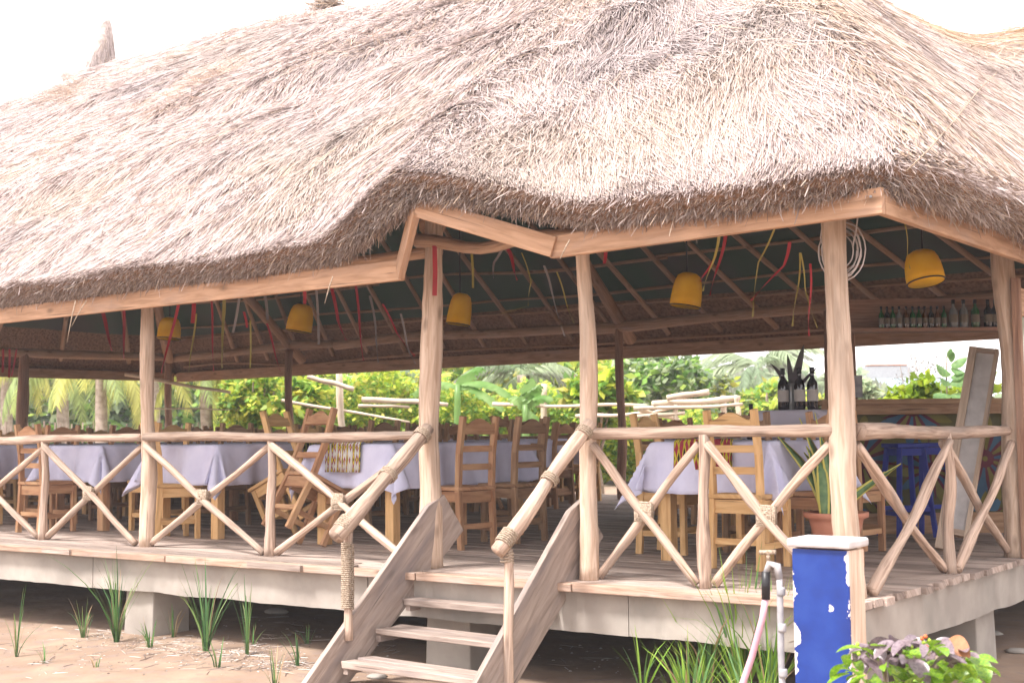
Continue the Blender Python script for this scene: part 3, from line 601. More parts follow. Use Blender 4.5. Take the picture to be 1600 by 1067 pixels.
# --- railings
def lash(c, w, parent, ang=0.0, facing='y'):
    b = MB(); c = Vector(c)
    for k in range(5):
        s_ = w * (1 - k * .18); y_ = -.035 - k * .004
        q = [(-s_, s_), (s_, s_), (s_, -s_), (-s_, -s_), (-s_, s_)]
        pts = [c + (Vector((a_ , y_, d_)) if facing == 'y' else Vector((-y_, a_, d_))) + Vector((random.uniform(-.004, .004), 0, random.uniform(-.004, .004))) for a_, d_ in q]
        b.tube(pts, .011, 6)
    b.box(c + (Vector((0, -.012, 0)) if facing == 'y' else Vector((.012, 0, 0))), (w * 1.8, .05, w * 1.8) if facing == 'y' else (.05, w * 1.8, w * 1.8))
    b.build('rope_lashing', M['rope'], parent)
def railing(p0, p1, half, axis, lashing=(True, True), r=.045, z=1.01):
    """p0,p1 scalar positions along axis; half = intermediate baluster positions"""
    pt = (lambda a_, z_, o=0: Vector((a_, .06 + o, z_))) if axis == 'x' else (lambda a_, z_, o=0: Vector((-.09 - o, a_, z_)))
    b = MB(); b.log(pt(p0, z + random.uniform(-.008, .008)), pt(p1, z), r * .95, r * .82, bend=.016, n=12, seg=30, rough=.05); H = hang(b.build('handrail', M['rail']))
    st = [p0] + half + [p1]
    for h_ in half:
        b = MB(); b.log(pt(h_, 0), pt(h_ + .01, z - .02), .044, .034, bend=.015, n=10, seg=14, rough=.08); b.build('baluster', M['rail'], H)
    for i, (a_, c_) in enumerate(zip(st[:-1], st[1:])):
        m_ = .045 if axis == 'x' else .03; lo, hi = .03, z - .08
        cz = .44; cx_ = (a_ + c_) / 2
        if a_ in half or i: pass
        if axis == 'x':
            for (aa, za, cc, zc, o) in ((a_ + m_, hi, c_ - m_, lo, -.03), (a_ + m_, lo, c_ - m_, hi, .035)):
                b = MB(); b.log(pt(aa, za, o), pt(cc, zc, o), .033, .029, bend=.012, n=10, seg=18, rough=.07); b.build('brace', M['rail'], H)
        else:
            for (aa, za, cc, zc, o) in ((a_ + m_, hi, c_ - m_, lo, .035), (a_ + m_, lo, c_ - m_, hi, -.035)):
                b = MB(); b.log(pt(aa, za, o), pt(cc, zc, o), .037, .031, bend=.016, n=10, seg=18, rough=.08); b.build('brace', M['rail'], H)
        if lashing[i % len(lashing)]: lash(pt((a_ + c_) / 2, (lo + hi) / 2, 0), .06, H, facing='y' if axis == 'x' else 'x')
    return H
railing(-2.0, -.2, [-1.11], 'x'); railing(-7.0, -3.6, [-5.28], 'x'); railing(-10.55, -7.05, [-8.66], 'x'); railing(-14.1, -10.6, [-12.3], 'x')
railing(.18, 3.2, [1.72], 'y', (False, False), r=.052, z=1.0); railing(3.3, 9.2, [4.8, 6.3, 7.8], 'y', (False,))
for x_ in ((-18.7, -14.8), (-14.8, -10.9), (-10.9, -6.9), (-6.9, -3.2)):
    b = MB(); b.log((x_[0], YB, .95), (x_[1], YB, .97), .045); hang(b.build('back_rail', M['dark_post']))

# ================================================================== STAIRS
ST = empty('wooden_staircase', (-2.85, -.6, GZ)); tag(ST, 'weathered open wooden staircase with rope-bound log handrails up to the deck', 'staircase')
def hs(o): o.location = (2.85, .6, -GZ); return o
def stringer(xt, xb_, m):
    b = MB(); th = .045; w = .155
    top = Vector((xt, .17, .50)); bot = Vector((xb_, -1.18, -.80)); d = (bot - top).normalized(); nrm = Vector((0, -d.z, d.y)).normalized()
    if nrm.z < 0: nrm = -nrm
    sd = Vector((1, 0, 0)); prof = [top + nrm * w * .2 + Vector((0, .0, .03)), top - nrm * w * 1.0 + Vector((0, .10, -.12)), bot - nrm * w * 1.2, bot + nrm * w * .75, top + nrm * w * .75 + d * .16]
    V = [p_ - sd * th / 2 for p_ in prof] + [p_ + sd * th / 2 for p_ in prof]; n_ = len(prof); b.v = [tuple(v) for v in V]
    uv = lambda p_: ((p_ - top).dot(nrm), (p_ - top).dot(d))
    b.face(tuple(range(n_)), [uv(p_) for p_ in prof]); b.face(tuple(reversed(range(n_, 2 * n_))), [uv(p_) for p_ in reversed(prof)])
    for i in range(n_): j = (i + 1) % n_; b.face((i, i + n_, j + n_, j), [uv(prof[i]), (uv(prof[i])[0] + th, uv(prof[i])[1]), (uv(prof[j])[0] + th, uv(prof[j])[1]), uv(prof[j])])
    return hs(b.build('stringer', M['stair'], ST, smooth=False, bevel=.005))
stringer(-3.43, -3.52, 0); stringer(-2.13, -2.13, 0)
for z_, y_ in ((-.21, -.22), (-.39, -.53), (-.57, -.86)):
    b = MB(); b.box((-2.80, y_ - .01, z_), (1.26, .125, .045), jit=.006); b.box((-2.79, y_ + .125, z_ + .002), (1.24, .125, .043), jit=.006); hs(b.build('tread', M['stair'], ST, smooth=False, bevel=.006))
    b = MB(); b.box((-3.40, y_ + .05, z_ - .045), (.04, .22, .045)); hs(b.build('cleat', M['stair'], ST, smooth=False))
def hrail(p0, p1, r, m='rail'):
    b = MB(); b.log(p0, p1, r * .95, r * 1.05, bend=.014, n=12, seg=14, rough=.04); o = hs(b.build('stair_handrail', M['rail'], ST))
    p0 = Vector(p0); p1 = Vector(p1); d = (p1 - p0)
    for f in (.05, .062, .075, .088, .43, .442, .455, .468, .86, .872, .885, .898, .911, .924, .937):
        c = p0 + d * f; b = MB(); dn = d.normalized(); a = dn.orthogonal().normalized(); c2 = dn.cross(a)
        pts = [c + (a * math.cos(k * .7) + c2 * math.sin(k * .7)) * (r * 1.16) + dn * (.012 * k / 9) for k in range(10)]
        b.tube(pts, .0065, 6); b.build('rope_turn', M['rope'], o)
    return o
hrail((-3.42, -.02, 1.06), (-3.42, -1.0, .31), .055); hrail((-1.93, -.03, 1.075), (-2.1, -.86, .26), .048)
def newel(x, y, z0, z1, r, wraps):
    b = MB(); b.log((x, y, z0), (x + .01, y, z1), r, r * .95, bend=.012, n=10, seg=10, rough=.08); o = hs(b.build('newel_post', M['rail'], ST))
    for z_ in wraps:
        b = MB(); pts = [(x + math.cos(k * .7) * r * 1.25, y + math.sin(k * .7) * r * 1.25, z_ + .016 * k / 9) for k in range(10)]; b.tube(pts, .0065, 6); b.build('rope_turn', M['rope'], o)
newel(-3.47, -.83, -.42, .34, .034, [.24 - .0135 * k for k in range(34)]); newel(-2.1, -.76, -.82, .27, .034, [.24, .22, .20, .18])

# ================================================================== FURNITURE
def make_chair(m):
    t = empty('dining_chair')
    for sx in (-1, 1):
        b = MB(); xx = sx * .20
        for z0, z1, y0, y1 in ((0, .5, -.22, -.19), (.5, .84, -.19, -.205), (.84, 1.165, -.205, -.26)):
            b.beam((xx, y0, z0), (xx, y1, z1), .042, .058, up=(0, 1, 0), ext=.004)
        b.build('back_post', m, t, smooth=False, bevel=.004)
        b = MB(); b.box((xx, .19, .25), (.05, .05, .5)); b.build('leg', m, t, smooth=False, bevel=.004)
        b = MB(); b.box((xx, 0, .17), (.025, .37, .045)); b.build('stretcher', m, t, smooth=False)
        b = MB(); b.box((xx, 0, .46), (.028, .36, .09)); b.build('seat_rail', m, t, smooth=False)
    b = MB(); b.box((0, .01, .53), (.46, .47, .035)); b.build('seat', m, t, smooth=False, bevel=.008)
    for yy, zz in ((-.19, .455), (.19, .455)):
        b = MB(); b.box((0, yy, zz), (.36, .03, .10)); b.build('seat_rail', m, t, smooth=False)
    for yy in (-.2, .19):
        b = MB(); b.box((0, yy, .2), (.36, .025, .045)); b.build('stretcher', m, t, smooth=False)
    for zz, yy in ((.72, -.20), (.88, -.215)):
        b = MB(); b.box((0, yy, zz), (.36, .025, .055)); b.build('slat', m, t, smooth=False, bevel=.004)
    # crest board with an arched top
    b = MB(); n_ = 12; y0, y1 = -.262, -.232; lo, V = 1.01, []
    for i in range(n_ + 1):
        x = -.18 + .36 * i / n_; u = abs(x) / .18; top = 1.085 + .062 * (math.cos(u * math.pi) * .5 + .5) + (.02 if u > .85 else 0)
        for yy in (y0, y1): V += [(x, yy, lo), (x, yy, top)]
    b.v = V
    for i in range(n_):
        a = i * 4; c = a + 4
        b.face((a, c, c + 1, a + 1), [(V[k][2], V[k][0]) for k in (a, c, c + 1, a + 1)]); b.face((a + 2, a + 3, c + 3, c + 2), [(V[k][2], V[k][0]) for k in (a + 2, a + 3, c + 3, c + 2)])
        b.face((a + 1, c + 1, c + 3, a + 3)); b.face((a, a + 2, c + 2, c))
    b.face((0, 1, 3, 2)); b.face((n_ * 4, n_ * 4 + 2, n_ * 4 + 3, n_ * 4 + 1)); b.build('crest_board', m, t, smooth=False)
    return t
PROTO = {k: make_chair(M[k + '_wood']) for k in ('light', 'red', 'brown')}; _used = set()
def chair(kind, x, y, rz, label, group='wooden ladder-back dining chairs', pitch=0.0, fwd=True):
    """rz: heading of the chair's front (degrees, 0 = towards +Y)"""
    p = PROTO[kind]
    if kind in _used: p = copy_tree(p)
    _used.add(kind)
    p.location = (x, y, .002); p.rotation_euler = (0, 0, R3(rz))
    if pitch:    # tipped forward about its front feet, backrest leaning over
        a = R3(pitch); Mz = Matrix.Rotation(R3(rz), 4, 'Z'); piv = Vector((0, .215, 0))
        Mt = Matrix.Translation(Vector((x, y, .006))) @ Mz @ Matrix.Translation(piv) @ Matrix.Rotation(-a, 4, 'X') @ Matrix.Translation(-piv)
        p.location = Mt.to_translation(); p.rotation_euler = Mt.to_euler()
    tag(p, label, 'chair', group); return p

def cloth_mesh(lx, ly, drop, seed):
    """rectangular cloth draped over a table lx x ly centred at the origin, top at z 0"""
    rs = np.random.RandomState(seed); st = .035; nx = int((lx / 2 + drop) / st) * 2 + 1; ny = int((ly / 2 + drop) / st) * 2 + 1
    u = np.linspace(-lx / 2 - drop, lx / 2 + drop, nx); v = np.linspace(-ly / 2 - drop, ly / 2 + drop, ny); U, Vv = np.meshgrid(u, v, indexing='ij')
    hx, hy = lx / 2 + .016, ly / 2 + .016; dx = np.clip(np.abs(U) - hx, 0, None); dy = np.clip(np.abs(Vv) - hy, 0, None); sx = np.sign(U); sy = np.sign(Vv)
    cx = np.clip(np.abs(U), 0, hx); cy = np.clip(np.abs(Vv), 0, hy); d = np.sqrt(dx * dx + dy * dy); both = (dx > 0) & (dy > 0)
    ang = np.arctan2(dy, dx + 1e-9)
    # corner cloth hangs down, gathered in two folds
    fl = .012 + .075 * d
    ph = rs.uniform(0, 6.3, 4)
    fx = np.where(dx > 0, fl * (1 + 1.3 * np.sin(Vv * 7 + ph[0]) + .7 * np.sin(Vv * 17 + ph[1])), 0); fy = np.where(dy > 0, fl * (1 + 1.3 * np.sin(U * 7 + ph[2]) + .7 * np.sin(U * 17 + ph[3])), 0)
    X = cx + np.where(both, np.cos(ang) * (.02 + .38 * d) + .10 * np.sin(8 * ang + ph[0]) * d, np.where(dx > 0, fx, 0)); Y = cy + np.where(both, np.sin(ang) * (.02 + .38 * d) + .10 * np.cos(8 * ang + ph[1]) * d, np.where(dy > 0, fy, 0))
    Z = -np.sqrt(np.clip(d, 0, None) ** 2 * np.where(both, .86, .995)) ; Z = Z + rs.normal(0, .0008, Z.shape)
    V = np.stack([X * np.where(sx == 0, 1, sx), Y * np.where(sy == 0, 1, sy), Z + .004], -1).reshape(-1, 3)
    I = np.arange(nx * ny).reshape(nx, ny); F = np.stack([I[:-1, :-1], I[1:, :-1], I[1:, 1:], I[:-1, 1:]], -1).reshape(-1, 4)
    return V, F
cloth_cache = {}
def table(xr, yn, w, l, label, clabel, kind='light', drop=.42, seed=1, h=.925, cm='cloth', clothed=True):
    """xr = right edge, yn = near edge"""
    cx, cy = xr - w / 2, yn + l / 2; t = empty('dining_table', (cx, cy, .002)); tag(t, label, 'table', 'dining tables'); m = M[kind + '_wood']
    b = MB(); b.box((0, 0, h - .02), (w, l, .04)); b.build('tabletop', m, t, smooth=False, bevel=.006)
    for sx in (-1, 1):
        for sy in (-1, 1): b = MB(); b.box((sx * (w / 2 - .07), sy * (l / 2 - .07), (h - .04) / 2), (.10, .10, h - .04), jit=.004); b.build('leg', m, t, smooth=False, bevel=.006)
        b = MB(); b.box((sx * (w / 2 - .05), 0, h - .09), (.03, l - .24, .09)); b.build('apron', m, t, smooth=False)
    for sy in (-1, 1): b = MB(); b.box((0, sy * (l / 2 - .05), h - .09), (w - .24, .03, .09)); b.build('apron', m, t, smooth=False)
    if clothed:
        key = (round(w, 2), round(l, 2), drop, seed, cm)
        if key not in cloth_cache:
            V, F = cloth_mesh(w, l, drop, seed); me = np_mesh('tablecloth', V, F, M[cm], smooth=True); cloth_cache[key] = me
        o = link_mesh('tablecloth', cloth_cache[key]); o.location = (cx, cy, h + .006)
        sm = o.modifiers.new('thickness', 'SOLIDIFY'); sm.thickness = .003
        tag(o, clabel, 'tablecloth', 'lavender tablecloths')
    return t
# front row, right edges read from the photograph
front = [(-11.15, 1.0, 'leftmost front-row table'), (-9.10, 1.05, 'front-row table left of the first post'), (-7.05, .95, 'front-row table right of the first post'), (-4.78, 1.05, 'front-row table left of the stairs')]
for i, (xr, yn, ph) in enumerate(front):
    table(xr, yn, 1.0, 1.95, 'wooden dining table under lavender cloth, ' + ph, 'pointed lavender cloth on the ' + ph, seed=3 + i, kind=('light', 'red')[i % 2 == 1 and i < 2])
table(-1.34, 1.45, .98, 1.15, 'light wooden table under a lavender cloth beside the snake plant, right of the stairs', 'lavender cloth hanging in long points on the table beside the snake plant', seed=11)
ph4 = [f[2] for f in front]
CH = onZ(1143, 889, 0)
chair('light', -11.6, .72, -4, 'pale wooden chair on the near side of the ' + ph4[0])
chair('red', -10.72, 1.45, 90, 'reddish chair on the right-hand side of the ' + ph4[0]); chair('red', -10.65, 2.3, 88, 'reddish chair at the far right side of the ' + ph4[0])
chair('red', -9.62, .72, 0, 'red-brown chair on the near side of the ' + ph4[1]); chair('light', -8.72, 1.5, 92, 'reddish-tan chair on the right-hand side of the ' + ph4[1]); chair('brown', -8.66, 2.35, 88, 'dark chair at the far right side of the ' + ph4[1])
chair('light', -7.62, .86, -22, 'pale ladder-back chair with its back to the rail right of the first post')
chair('light', -6.58, 1.62, 102, 'pale chair tipped forward, the left one of the two leaning chairs behind the braces', pitch=27)
chair('red', -5.72, .72, -10, 'red-posted chair tipped forward against the table left of the stairs', pitch=27)
chair('brown', -6.55, 2.55, 90, 'brown chair on the far right side of the ' + ph4[2])
chair('red', -4.42, 1.55, 82, 'red-brown ladder-back chair nearest the left stair post'); chair('brown', -4.42, 2.32, 86, 'dark brown ladder-back chair, the right one of the pair beside the stair opening')
chair('brown', -5.25, 3.4, 180, 'brown chair at the far end of the ' + ph4[3]); 
chair('light', CH.x + .06, CH.y + .2, -3, 'large pale ladder-back chair at the near side of the table beside the snake plant')
chair('red', -1.22, 1.95, 92, 'orange-brown chair standing behind the snake plant pot'); chair('light', -2.55, 2.1, -85, 'pale chair on the left side of the table beside the snake plant')
# middle and back rows
TC = onZ(846, 796, 0)
rows_ = [(TC.x - .42, TC.y - .9, 1.0, 1.7, 'table seen through the stair opening'), (-3.75, 5.6, 1.0, 1.7, 'table right of the stair opening'),
         (-8.6, 4.6, 1.0, 1.8, 'second-row table behind the tipped chairs'), (-10.9, 4.7, 1.0, 1.8, 'second-row table behind the first post'), (-13.2, 4.4, 1.0, 1.8, 'second-row table at far left'),
         (-8.3, 7.4, 1.0, 1.5, 'back-row table behind the stair post'), (-10.7, 7.4, 1.0, 1.5, 'back-row table nearer the middle'), (-13.1, 7.4, 1.0, 1.5, 'back-row table under the second lamp'), (-15.5, 7.2, 1.0, 1.5, 'back-row table at the left corner'), (-15.6, 4.3, 1.0, 1.8, 'second-row table by the left end'), (-13.4, 1.3, 1.0, 1.9, 'front-row table by the left end')]
kinds = ['brown', 'red', 'light', 'brown', 'red']
for i, (xr, yn, w, l, ph) in enumerate(rows_):
    table(xr, yn, w, l, 'wooden dining table under lavender cloth, ' + ph, 'lavender cloth on the ' + ph, seed=3 + i % 4, kind='brown')
    k = kinds[i % 5]
    if i == 0:
        chair('red', TC.x - .25, TC.y - .1, 100, 'dark chair tipped forward, seen through the middle of the stair opening', pitch=28)
        chair('brown', xr - .4, yn - .25, 2, 'dark chair on the near side of the ' + ph); chair('red', xr + .3, yn + 1.3, 90, 'red-brown chair at the far right of the ' + ph); continue
    chair(k, xr - .5, yn - .28, RS.uniform(-5, 5), 'chair on the near side of the ' + ph)
    chair(kinds[(i + 1) % 5], xr + .3, yn + .45, 90 + RS.uniform(-5, 5), 'chair at the right side of the ' + ph + ', nearer one'); chair(kinds[(i + 2) % 5], xr + .3, yn + 1.2, 90 + RS.uniform(-5, 5), 'chair at the right side of the ' + ph + ', farther one')
    chair(kinds[(i + 3) % 5], xr - w - .3, yn + .5, -90 + RS.uniform(-5, 5), 'chair at the left side of the ' + ph + ', nearer one'); chair(kinds[(i + 4) % 5], xr - w - .3, yn + 1.2, -90 + RS.uniform(-5, 5), 'chair at the left side of the ' + ph + ', farther one')
    chair(kinds[(i + 1) % 5], xr - .5, yn + l + .3, 180 + RS.uniform(-5, 5), 'chair at the far end of the ' + ph)
# high wine table with bottles
WX, WY = onY(1243, 640, 3.3).x, 3.3
wt = empty('high_table', (WX, WY, .002)); tag(wt, 'tall narrow table under a grey cloth carrying the wine bottles', 'table')
b = MB(); b.box((0, 0, 1.17), (.55, .42, .03)); b.build('tabletop', M['brown_wood'], wt, smooth=False)
for sx in (-1, 1):
    for sy in (-1, 1): b = MB(); b.box((sx * .23, sy * .17, .58), (.05, .05, 1.16)); b.build('leg', M['brown_wood'], wt, smooth=False)
V, F = cloth_mesh(.56, .43, .26, 21); o = link_mesh('tablecloth', np_mesh('tablecloth', V, F, M['cloth_grey'], smooth=True)); o.location = (WX, WY, 1.19); tag(o, 'grey-lavender cloth on the tall wine table', 'tablecloth', 'lavender tablecloths')
chair('brown', WX - .02, WY - .72, 3, 'dark ladder-back chair directly in front of the wine table'); chair('red', WX + .62, WY - .35, -5, 'red-brown chair just right of the wine table, half hidden by the corner post')
def bottle(x, y, z, h, r, gm, label, group, lab=True, labm='paper', capm='black'):
    t = empty('bottle', (x, y, z)); tag(t, label, 'bottle', group)
    b = MB(); b.lathe([(r * .9, 0), (r, .012), (r, h * .58), (r * .85, h * .66), (r * .38, h * .76), (r * .34, h * .97), (r * .4, h * .975), (r * .4, h)], 14); b.build('glass', M[gm], t)
    if lab: b = MB(); b.lathe([(r * 1.02, h * .2), (r * 1.02, h * .48)], 14); b.f = b.f[:-2]; b.uv = b.uv[:-2]; b.mi = b.mi[:-2]; b.build('label', M[labm], t)
    b = MB(); b.lathe([(r * .43, h * .86), (r * .45, h * 1.01), (.001, h * 1.012)], 10); b.build('cap', M[capm], t); return t
for px, dy, lb in ((1224, -.08, 'dark wine bottle, leftmost on the tall wine table'), (1246, .12, 'dark wine bottle hidden behind the vase, middle back of the tall wine table'), (1250, -.1, 'dark wine bottle right of the vase on the tall wine table'), (1270, -.05, 'dark wine bottle, rightmost on the tall wine table')):
    bottle(onY(px, 630, WY + dy).x, WY + dy, 1.197, .37, .048, 'glass_dark', lb, 'wine bottles on the tall table')
bx = onY(1237, 630, WY - .02)
vt = empty('flower_vase', (bx.x, WY - .02, 1.197)); tag(vt, 'clear glass vase with four dark upright leaves between the wine bottles', 'vase')
b = MB(); b.lathe([(.035, 0), (.04, .01), (.032, .1), (.03, .2), (.036, .24)], 12); b.build('glass', M['glass_clear'], vt)
M['dark_leaf'] = leafy('dark_purple_leaf', (.03, .04, .02), (.09, .05, .09), trans=.15)
for dx, dz, w_ in ((-.20, .48, .05), (-.03, .50, .045), (.13, .58, .06), (.26, .42, .03)):
    b = MB(); n_ = 8; pts = []; ws = []
    for i in range(n_ + 1): t_ = i / n_; pts.append((dx * t_ ** 1.5, .02 * math.sin(t_ * 3), .05 + (dz - .05) * (t_ - (.12 if abs(dx) > .15 else 0) * t_ ** 3))); ws.append(w_ * (.3 + math.sin(math.pi * min(t_ * .9 + .08, 1)) * .9) if i < n_ else .004)
    b.strip(pts, ws, (1, .3, -.2)); b.build('leaf', M['dark_leaf'], vt)
# two bottles standing lower
p = onY(1174, 672, 2.5); bottle(p.x, 2.5, .94, .30, .04, 'glass_dark', 'small dark bottle standing right behind the large pale chair', 'wine bottles on the lower tables')
# printed runners hanging over table edges
def runner_mat(name, cols, sc):
    m, nt, bs = mat(name); tc = nd(nt, 'ShaderNodeTexCoord'); mp = nd(nt, 'ShaderNodeMapping'); mp.inputs['Scale'].default_value = sc; nt.links.new(tc.outputs['UV'], mp.inputs[0])
    w_ = nd(nt, 'ShaderNodeTexWave', wave_type='BANDS', bands_direction='X', wave_profile='TRI'); w_.inputs['Scale'].default_value = 1.3; w_.inputs['Distortion'].default_value = 0; nt.links.new(mp.outputs[0], w_.inputs[0])
    ck = nd(nt, 'ShaderNodeTexVoronoi', distance='MANHATTAN'); ck.inputs['Scale'].default_value = 2.2; ck.inputs['Randomness'].default_value = .25; nt.links.new(mp.outputs[0], ck.inputs[0])
    c1 = nd(nt, 'ShaderNodeValToRGB'); c1.color_ramp.interpolation = 'CONSTANT'; e = c1.color_ramp.elements
    while len(e) < len(cols): e.new(.5)
    for i, c in enumerate(cols): e[i].position = i / len(cols); e[i].color = (*c, 1)
    ad = nd(nt, 'ShaderNodeMath', operation='ADD'); sc2 = nd(nt, 'ShaderNodeMath', operation='MULTIPLY'); sc2.inputs[1].default_value = .8; nt.links.new(ck.outputs['Distance'], sc2.inputs[0]); nt.links.new(sc2.outputs[0], ad.inputs[0])
    w2 = nd(nt, 'ShaderNodeMath', operation='MULTIPLY'); w2.inputs[1].default_value = .55; nt.links.new(w_.outputs['Fac'], w2.inputs[0]); nt.links.new(w2.outputs[0], ad.inputs[1]); nt.links.new(ad.outputs[0], c1.inputs[0]); nt.links.new(c1.outputs[0], bs.inputs['Base Color']); bs.inputs['Roughness'].default_value = .9
    return m
M['run1'] = runner_mat('yellow_black_print', [(.55, .48, .02), (.015, .015, .01), (.6, .52, .03), (.25, .02, .08), (.6, .6, .55)], (7, 4, 1))
M['run2'] = runner_mat('red_print', [(.35, .02, .03), (.02, .01, .01), (.5, .42, .03), (.3, .02, .04)], (6, 3, 1))
M['run3'] = runner_mat('black_print', [(.02, .02, .015), (.35, .33, .05), (.03, .03, .02)], (9, 5, 1))
def runner(p, w, dropz, m, label, axis):
    b = MB(); n_ = 10; top = .2
    for i in range(n_):
        x0_ = -w / 2 + w * i / n_; x1_ = -w / 2 + w * (i + 1) / n_
        f = lambda x_: .012 * math.sin(x_ * 22)
        rows3 = [(top, .012), (.0, .012), (-.022, -.01), (-.035, -dropz)]
        for (a0, z0), (a1, z1) in zip(rows3[:-1], rows3[1:]):
            b_ = len(b.v)
            for (x_, a_, z_) in ((x0_, a0, z0), (x1_, a0, z0), (x1_, a1, z1), (x0_, a1, z1)):
                aa = a_ - (f(x_) if z_ < 0 else 0); b.v.append((x_, aa, z_) if axis == 'y' else (-aa, x_, z_))
            v0 = (top - a0 if z0 > 0 else top - z0); v1 = (top - a1 if z1 > 0 else top - z1)
            b.face((b_, b_ + 1, b_ + 2, b_ + 3), [(x0_, v0), (x1_, v0), (x1_, v1), (x0_, v1)])
    o = b.build('table_runner', M[m]); o.location = p; md = o.modifiers.new('thickness', 'SOLIDIFY'); md.thickness = .003; tag(o, label, 'table runner')
runner((-1.85, 1.45 - .045, .94), .5, .22, 'run2', 'red, yellow and black printed runner over the table beside the snake plant', 'y')
runner((-4.78 + .0 - .55, 1.05 - .05, .94), .42, .26, 'run1', 'yellow and black printed runner beside the red tipped chair', 'y')
runner((-7.05 + .05, 2.3, .94), .55, .2, 'run3', 'black and olive printed runner behind the pale tipped chair', 'x')

# ------------------------------------------------------------------ bar
BA = onZ(1292, 835, 0); BB = onZ(1562, 832, 0); bd = (BB - BA); BL = bd.length; BA_ang = math.atan2(bd.y, bd.x)
bar = empty('bar_counter', (BA.x, BA.y, .002), BA_ang); tag(bar, 'bar counter with a dark plank top and a painted flower front', 'bar counter')
M['mural_base'] = mottled('painted_olive_panel', (.06, .055, .018), (.10, .09, .025), scale=3, rough=.6)
M['petal_blue'] = mottled('blue_petal_paint', (.025, .07, .13), (.045, .11, .18), scale=5, rough=.6); M['petal_yellow'] = mottled('yellow_petal_paint', (.12, .105, .02), (.17, .145, .03), scale=5, rough=.6); M['petal_red'] = mottled('maroon_paint', (.07, .008, .02), (.11, .012, .03), scale=5, rough=.6)
b = MB(); b.box((BL / 2 + .2, .3, .62), (BL + .4, .6, 1.24)); b.build('counter_body', M['mural_base'], bar, smooth=False)
b = MB(); b.box((BL / 2 + .2, .24, 1.285), (BL + .5, .8, .05)); b.box((BL / 2 + .2, -.125, 1.21), (BL + .5, .03, .10)); b.build('countertop', M['brown_wood'], bar, smooth=False, bevel=.006)
b = MB(); b.box((BL / 2 + .2, -.01, .1), (BL + .4, .02, .2)); b.build('plinth', M['brown_wood'], bar, smooth=False)
def petal(mb, cx, cz, a, l, w, m, y):
    mb.m = m; n_ = 8; base = len(mb.v); prof = [math.sin(math.pi * (i / n_)) ** .8 * w for i in range(n_ + 1)]
    ca, sa = math.cos(a), math.sin(a)
    for sgn in (-1, 1):
        for i in range(n_ + 1):
            r_ = .05 + l * i / n_; o_ = sgn * prof[i] / 2; x_ = min(max(cx + ca * r_ - sa * o_, 0.02), BL + .38); z_ = min(max(cz + sa * r_ + ca * o_, .21), 1.16); mb.v.append((x_, y, z_))
    for i in range(n_): mb.face((base + i, base + i + 1, base + n_ + 2 + i, base + n_ + 1 + i))
mu = MB()
k_ = 0
for cx, cz, sc in ((.35, .72, .8), (BL - .12, .72, .75), (BL * .52, 1.22, .7), (BL * .62, .62, .62), (.1, .2, .5), (BL * .9, .05, .6), (BL * .35, .1, .5)):
    for i in range(14):
        a = i * 2 * math.pi / 14 + .1; petal(mu, cx, cz, a, .52 * sc, .15 * sc, (0, 1)[i % 2], -.003 - .0004 * (k_ % 2)); petal(mu, cx, cz, a + .22, .40 * sc, .045 * sc, 2, -.006); k_ += 1
    for m_, r_, y_ in ((2, .12, -.008), (1, .035, -.010)):
        mu.m = m_; base = len(mu.v); mu.v += [(min(max(cx + math.cos(q * .524) * r_ * sc, 0), BL + .4), y_, min(max(cz + math.sin(q * .524) * r_ * sc, .2), 1.16)) for q in range(12)]; mu.face(tuple(base + q for q in range(12)))
mu.build('painted_flowers', [M['petal_blue'], M['petal_yellow'], M['petal_red']], bar, smooth=False)
def stool(px, py, label):
    p = onZ(px, py, 0); t = empty('bar_stool', (p.x, p.y, .003), BA_ang + .2); tag(t, label, 'bar stool', 'blue bar stools')
    b = MB(); b.box((0, 0, .86), (.32, .32, .04)); b.build('seat', M['blue_wood'], t, smooth=False, bevel=.006)
    b = MB(); b.box((0, 0, .80), (.26, .26, .07)); b.build('apron', M['blue_wood'], t, smooth=False)
    for sx in (-1, 1):
        for sy in (-1, 1): b = MB(); b.beam((sx * .19, sy * .19, 0), (sx * .12, sy * .12, .84), .042, .042); b.build('leg', M['blue_wood'], t, smooth=False)
        b = MB(); b.box((sx * .165, 0, .22), (.025, .33, .04)); b.build('stretcher', M['blue_wood'], t, smooth=False); b = MB(); b.box((0, sx * .165, .26), (.33, .025, .04)); b.build('stretcher', M['blue_wood'], t, smooth=False)
stool(1418, 838, 'blue painted bar stool, the nearer one, in front of the flower mural'); stool(1452, 832, 'blue painted bar stool half hidden behind the nearer stool')
# hanging bottle shelf over the bar and its thin post
SH = empty('bottle_shelf', (BA.x, BA.y, 2.0), BA_ang); tag(SH, 'hanging board shelf with a row of bottles above the bar', 'shelf')
b = MB(); b.box((BL / 2 + .33, .12, 0), (BL + .35, .24, .035)); b.build('shelf_board', M['dark_post'], SH, smooth=False); b = MB(); b.box((BL / 2 + .38, .26, .16), (BL + .35, .02, .34)); b.build('back_board', M['dark_post'], SH, smooth=False)
b = MB(); b.log((.42, .3, -1.99), (.40, .3, .4), .028, .022); b.build('shelf_post', M['dark_post'], SH)
b = MB(); b.box((.405, .25, -.55), (.10, .06, .22)); b.build('switch_box', M['metal'], SH, smooth=False)
specs = ['green', 'dark', 'green', 'clear', 'brown', 'green', 'green', 'brown', 'dark', 'brown', 'green', 'clear', 'clear', 'green', 'dark', 'dark']; ords = ['first', 'second', 'third', 'fourth', 'fifth', 'sixth', 'seventh', 'eighth', 'ninth', 'tenth', 'eleventh', 'twelfth', 'thirteenth', 'fourteenth', 'fifteenth', 'sixteenth']
pxs = [1378, 1387, 1396, 1406, 1417, 1427, 1437, 1446, 1456, 1466, 1476, 1491, 1507, 1525, 1545, 1556]
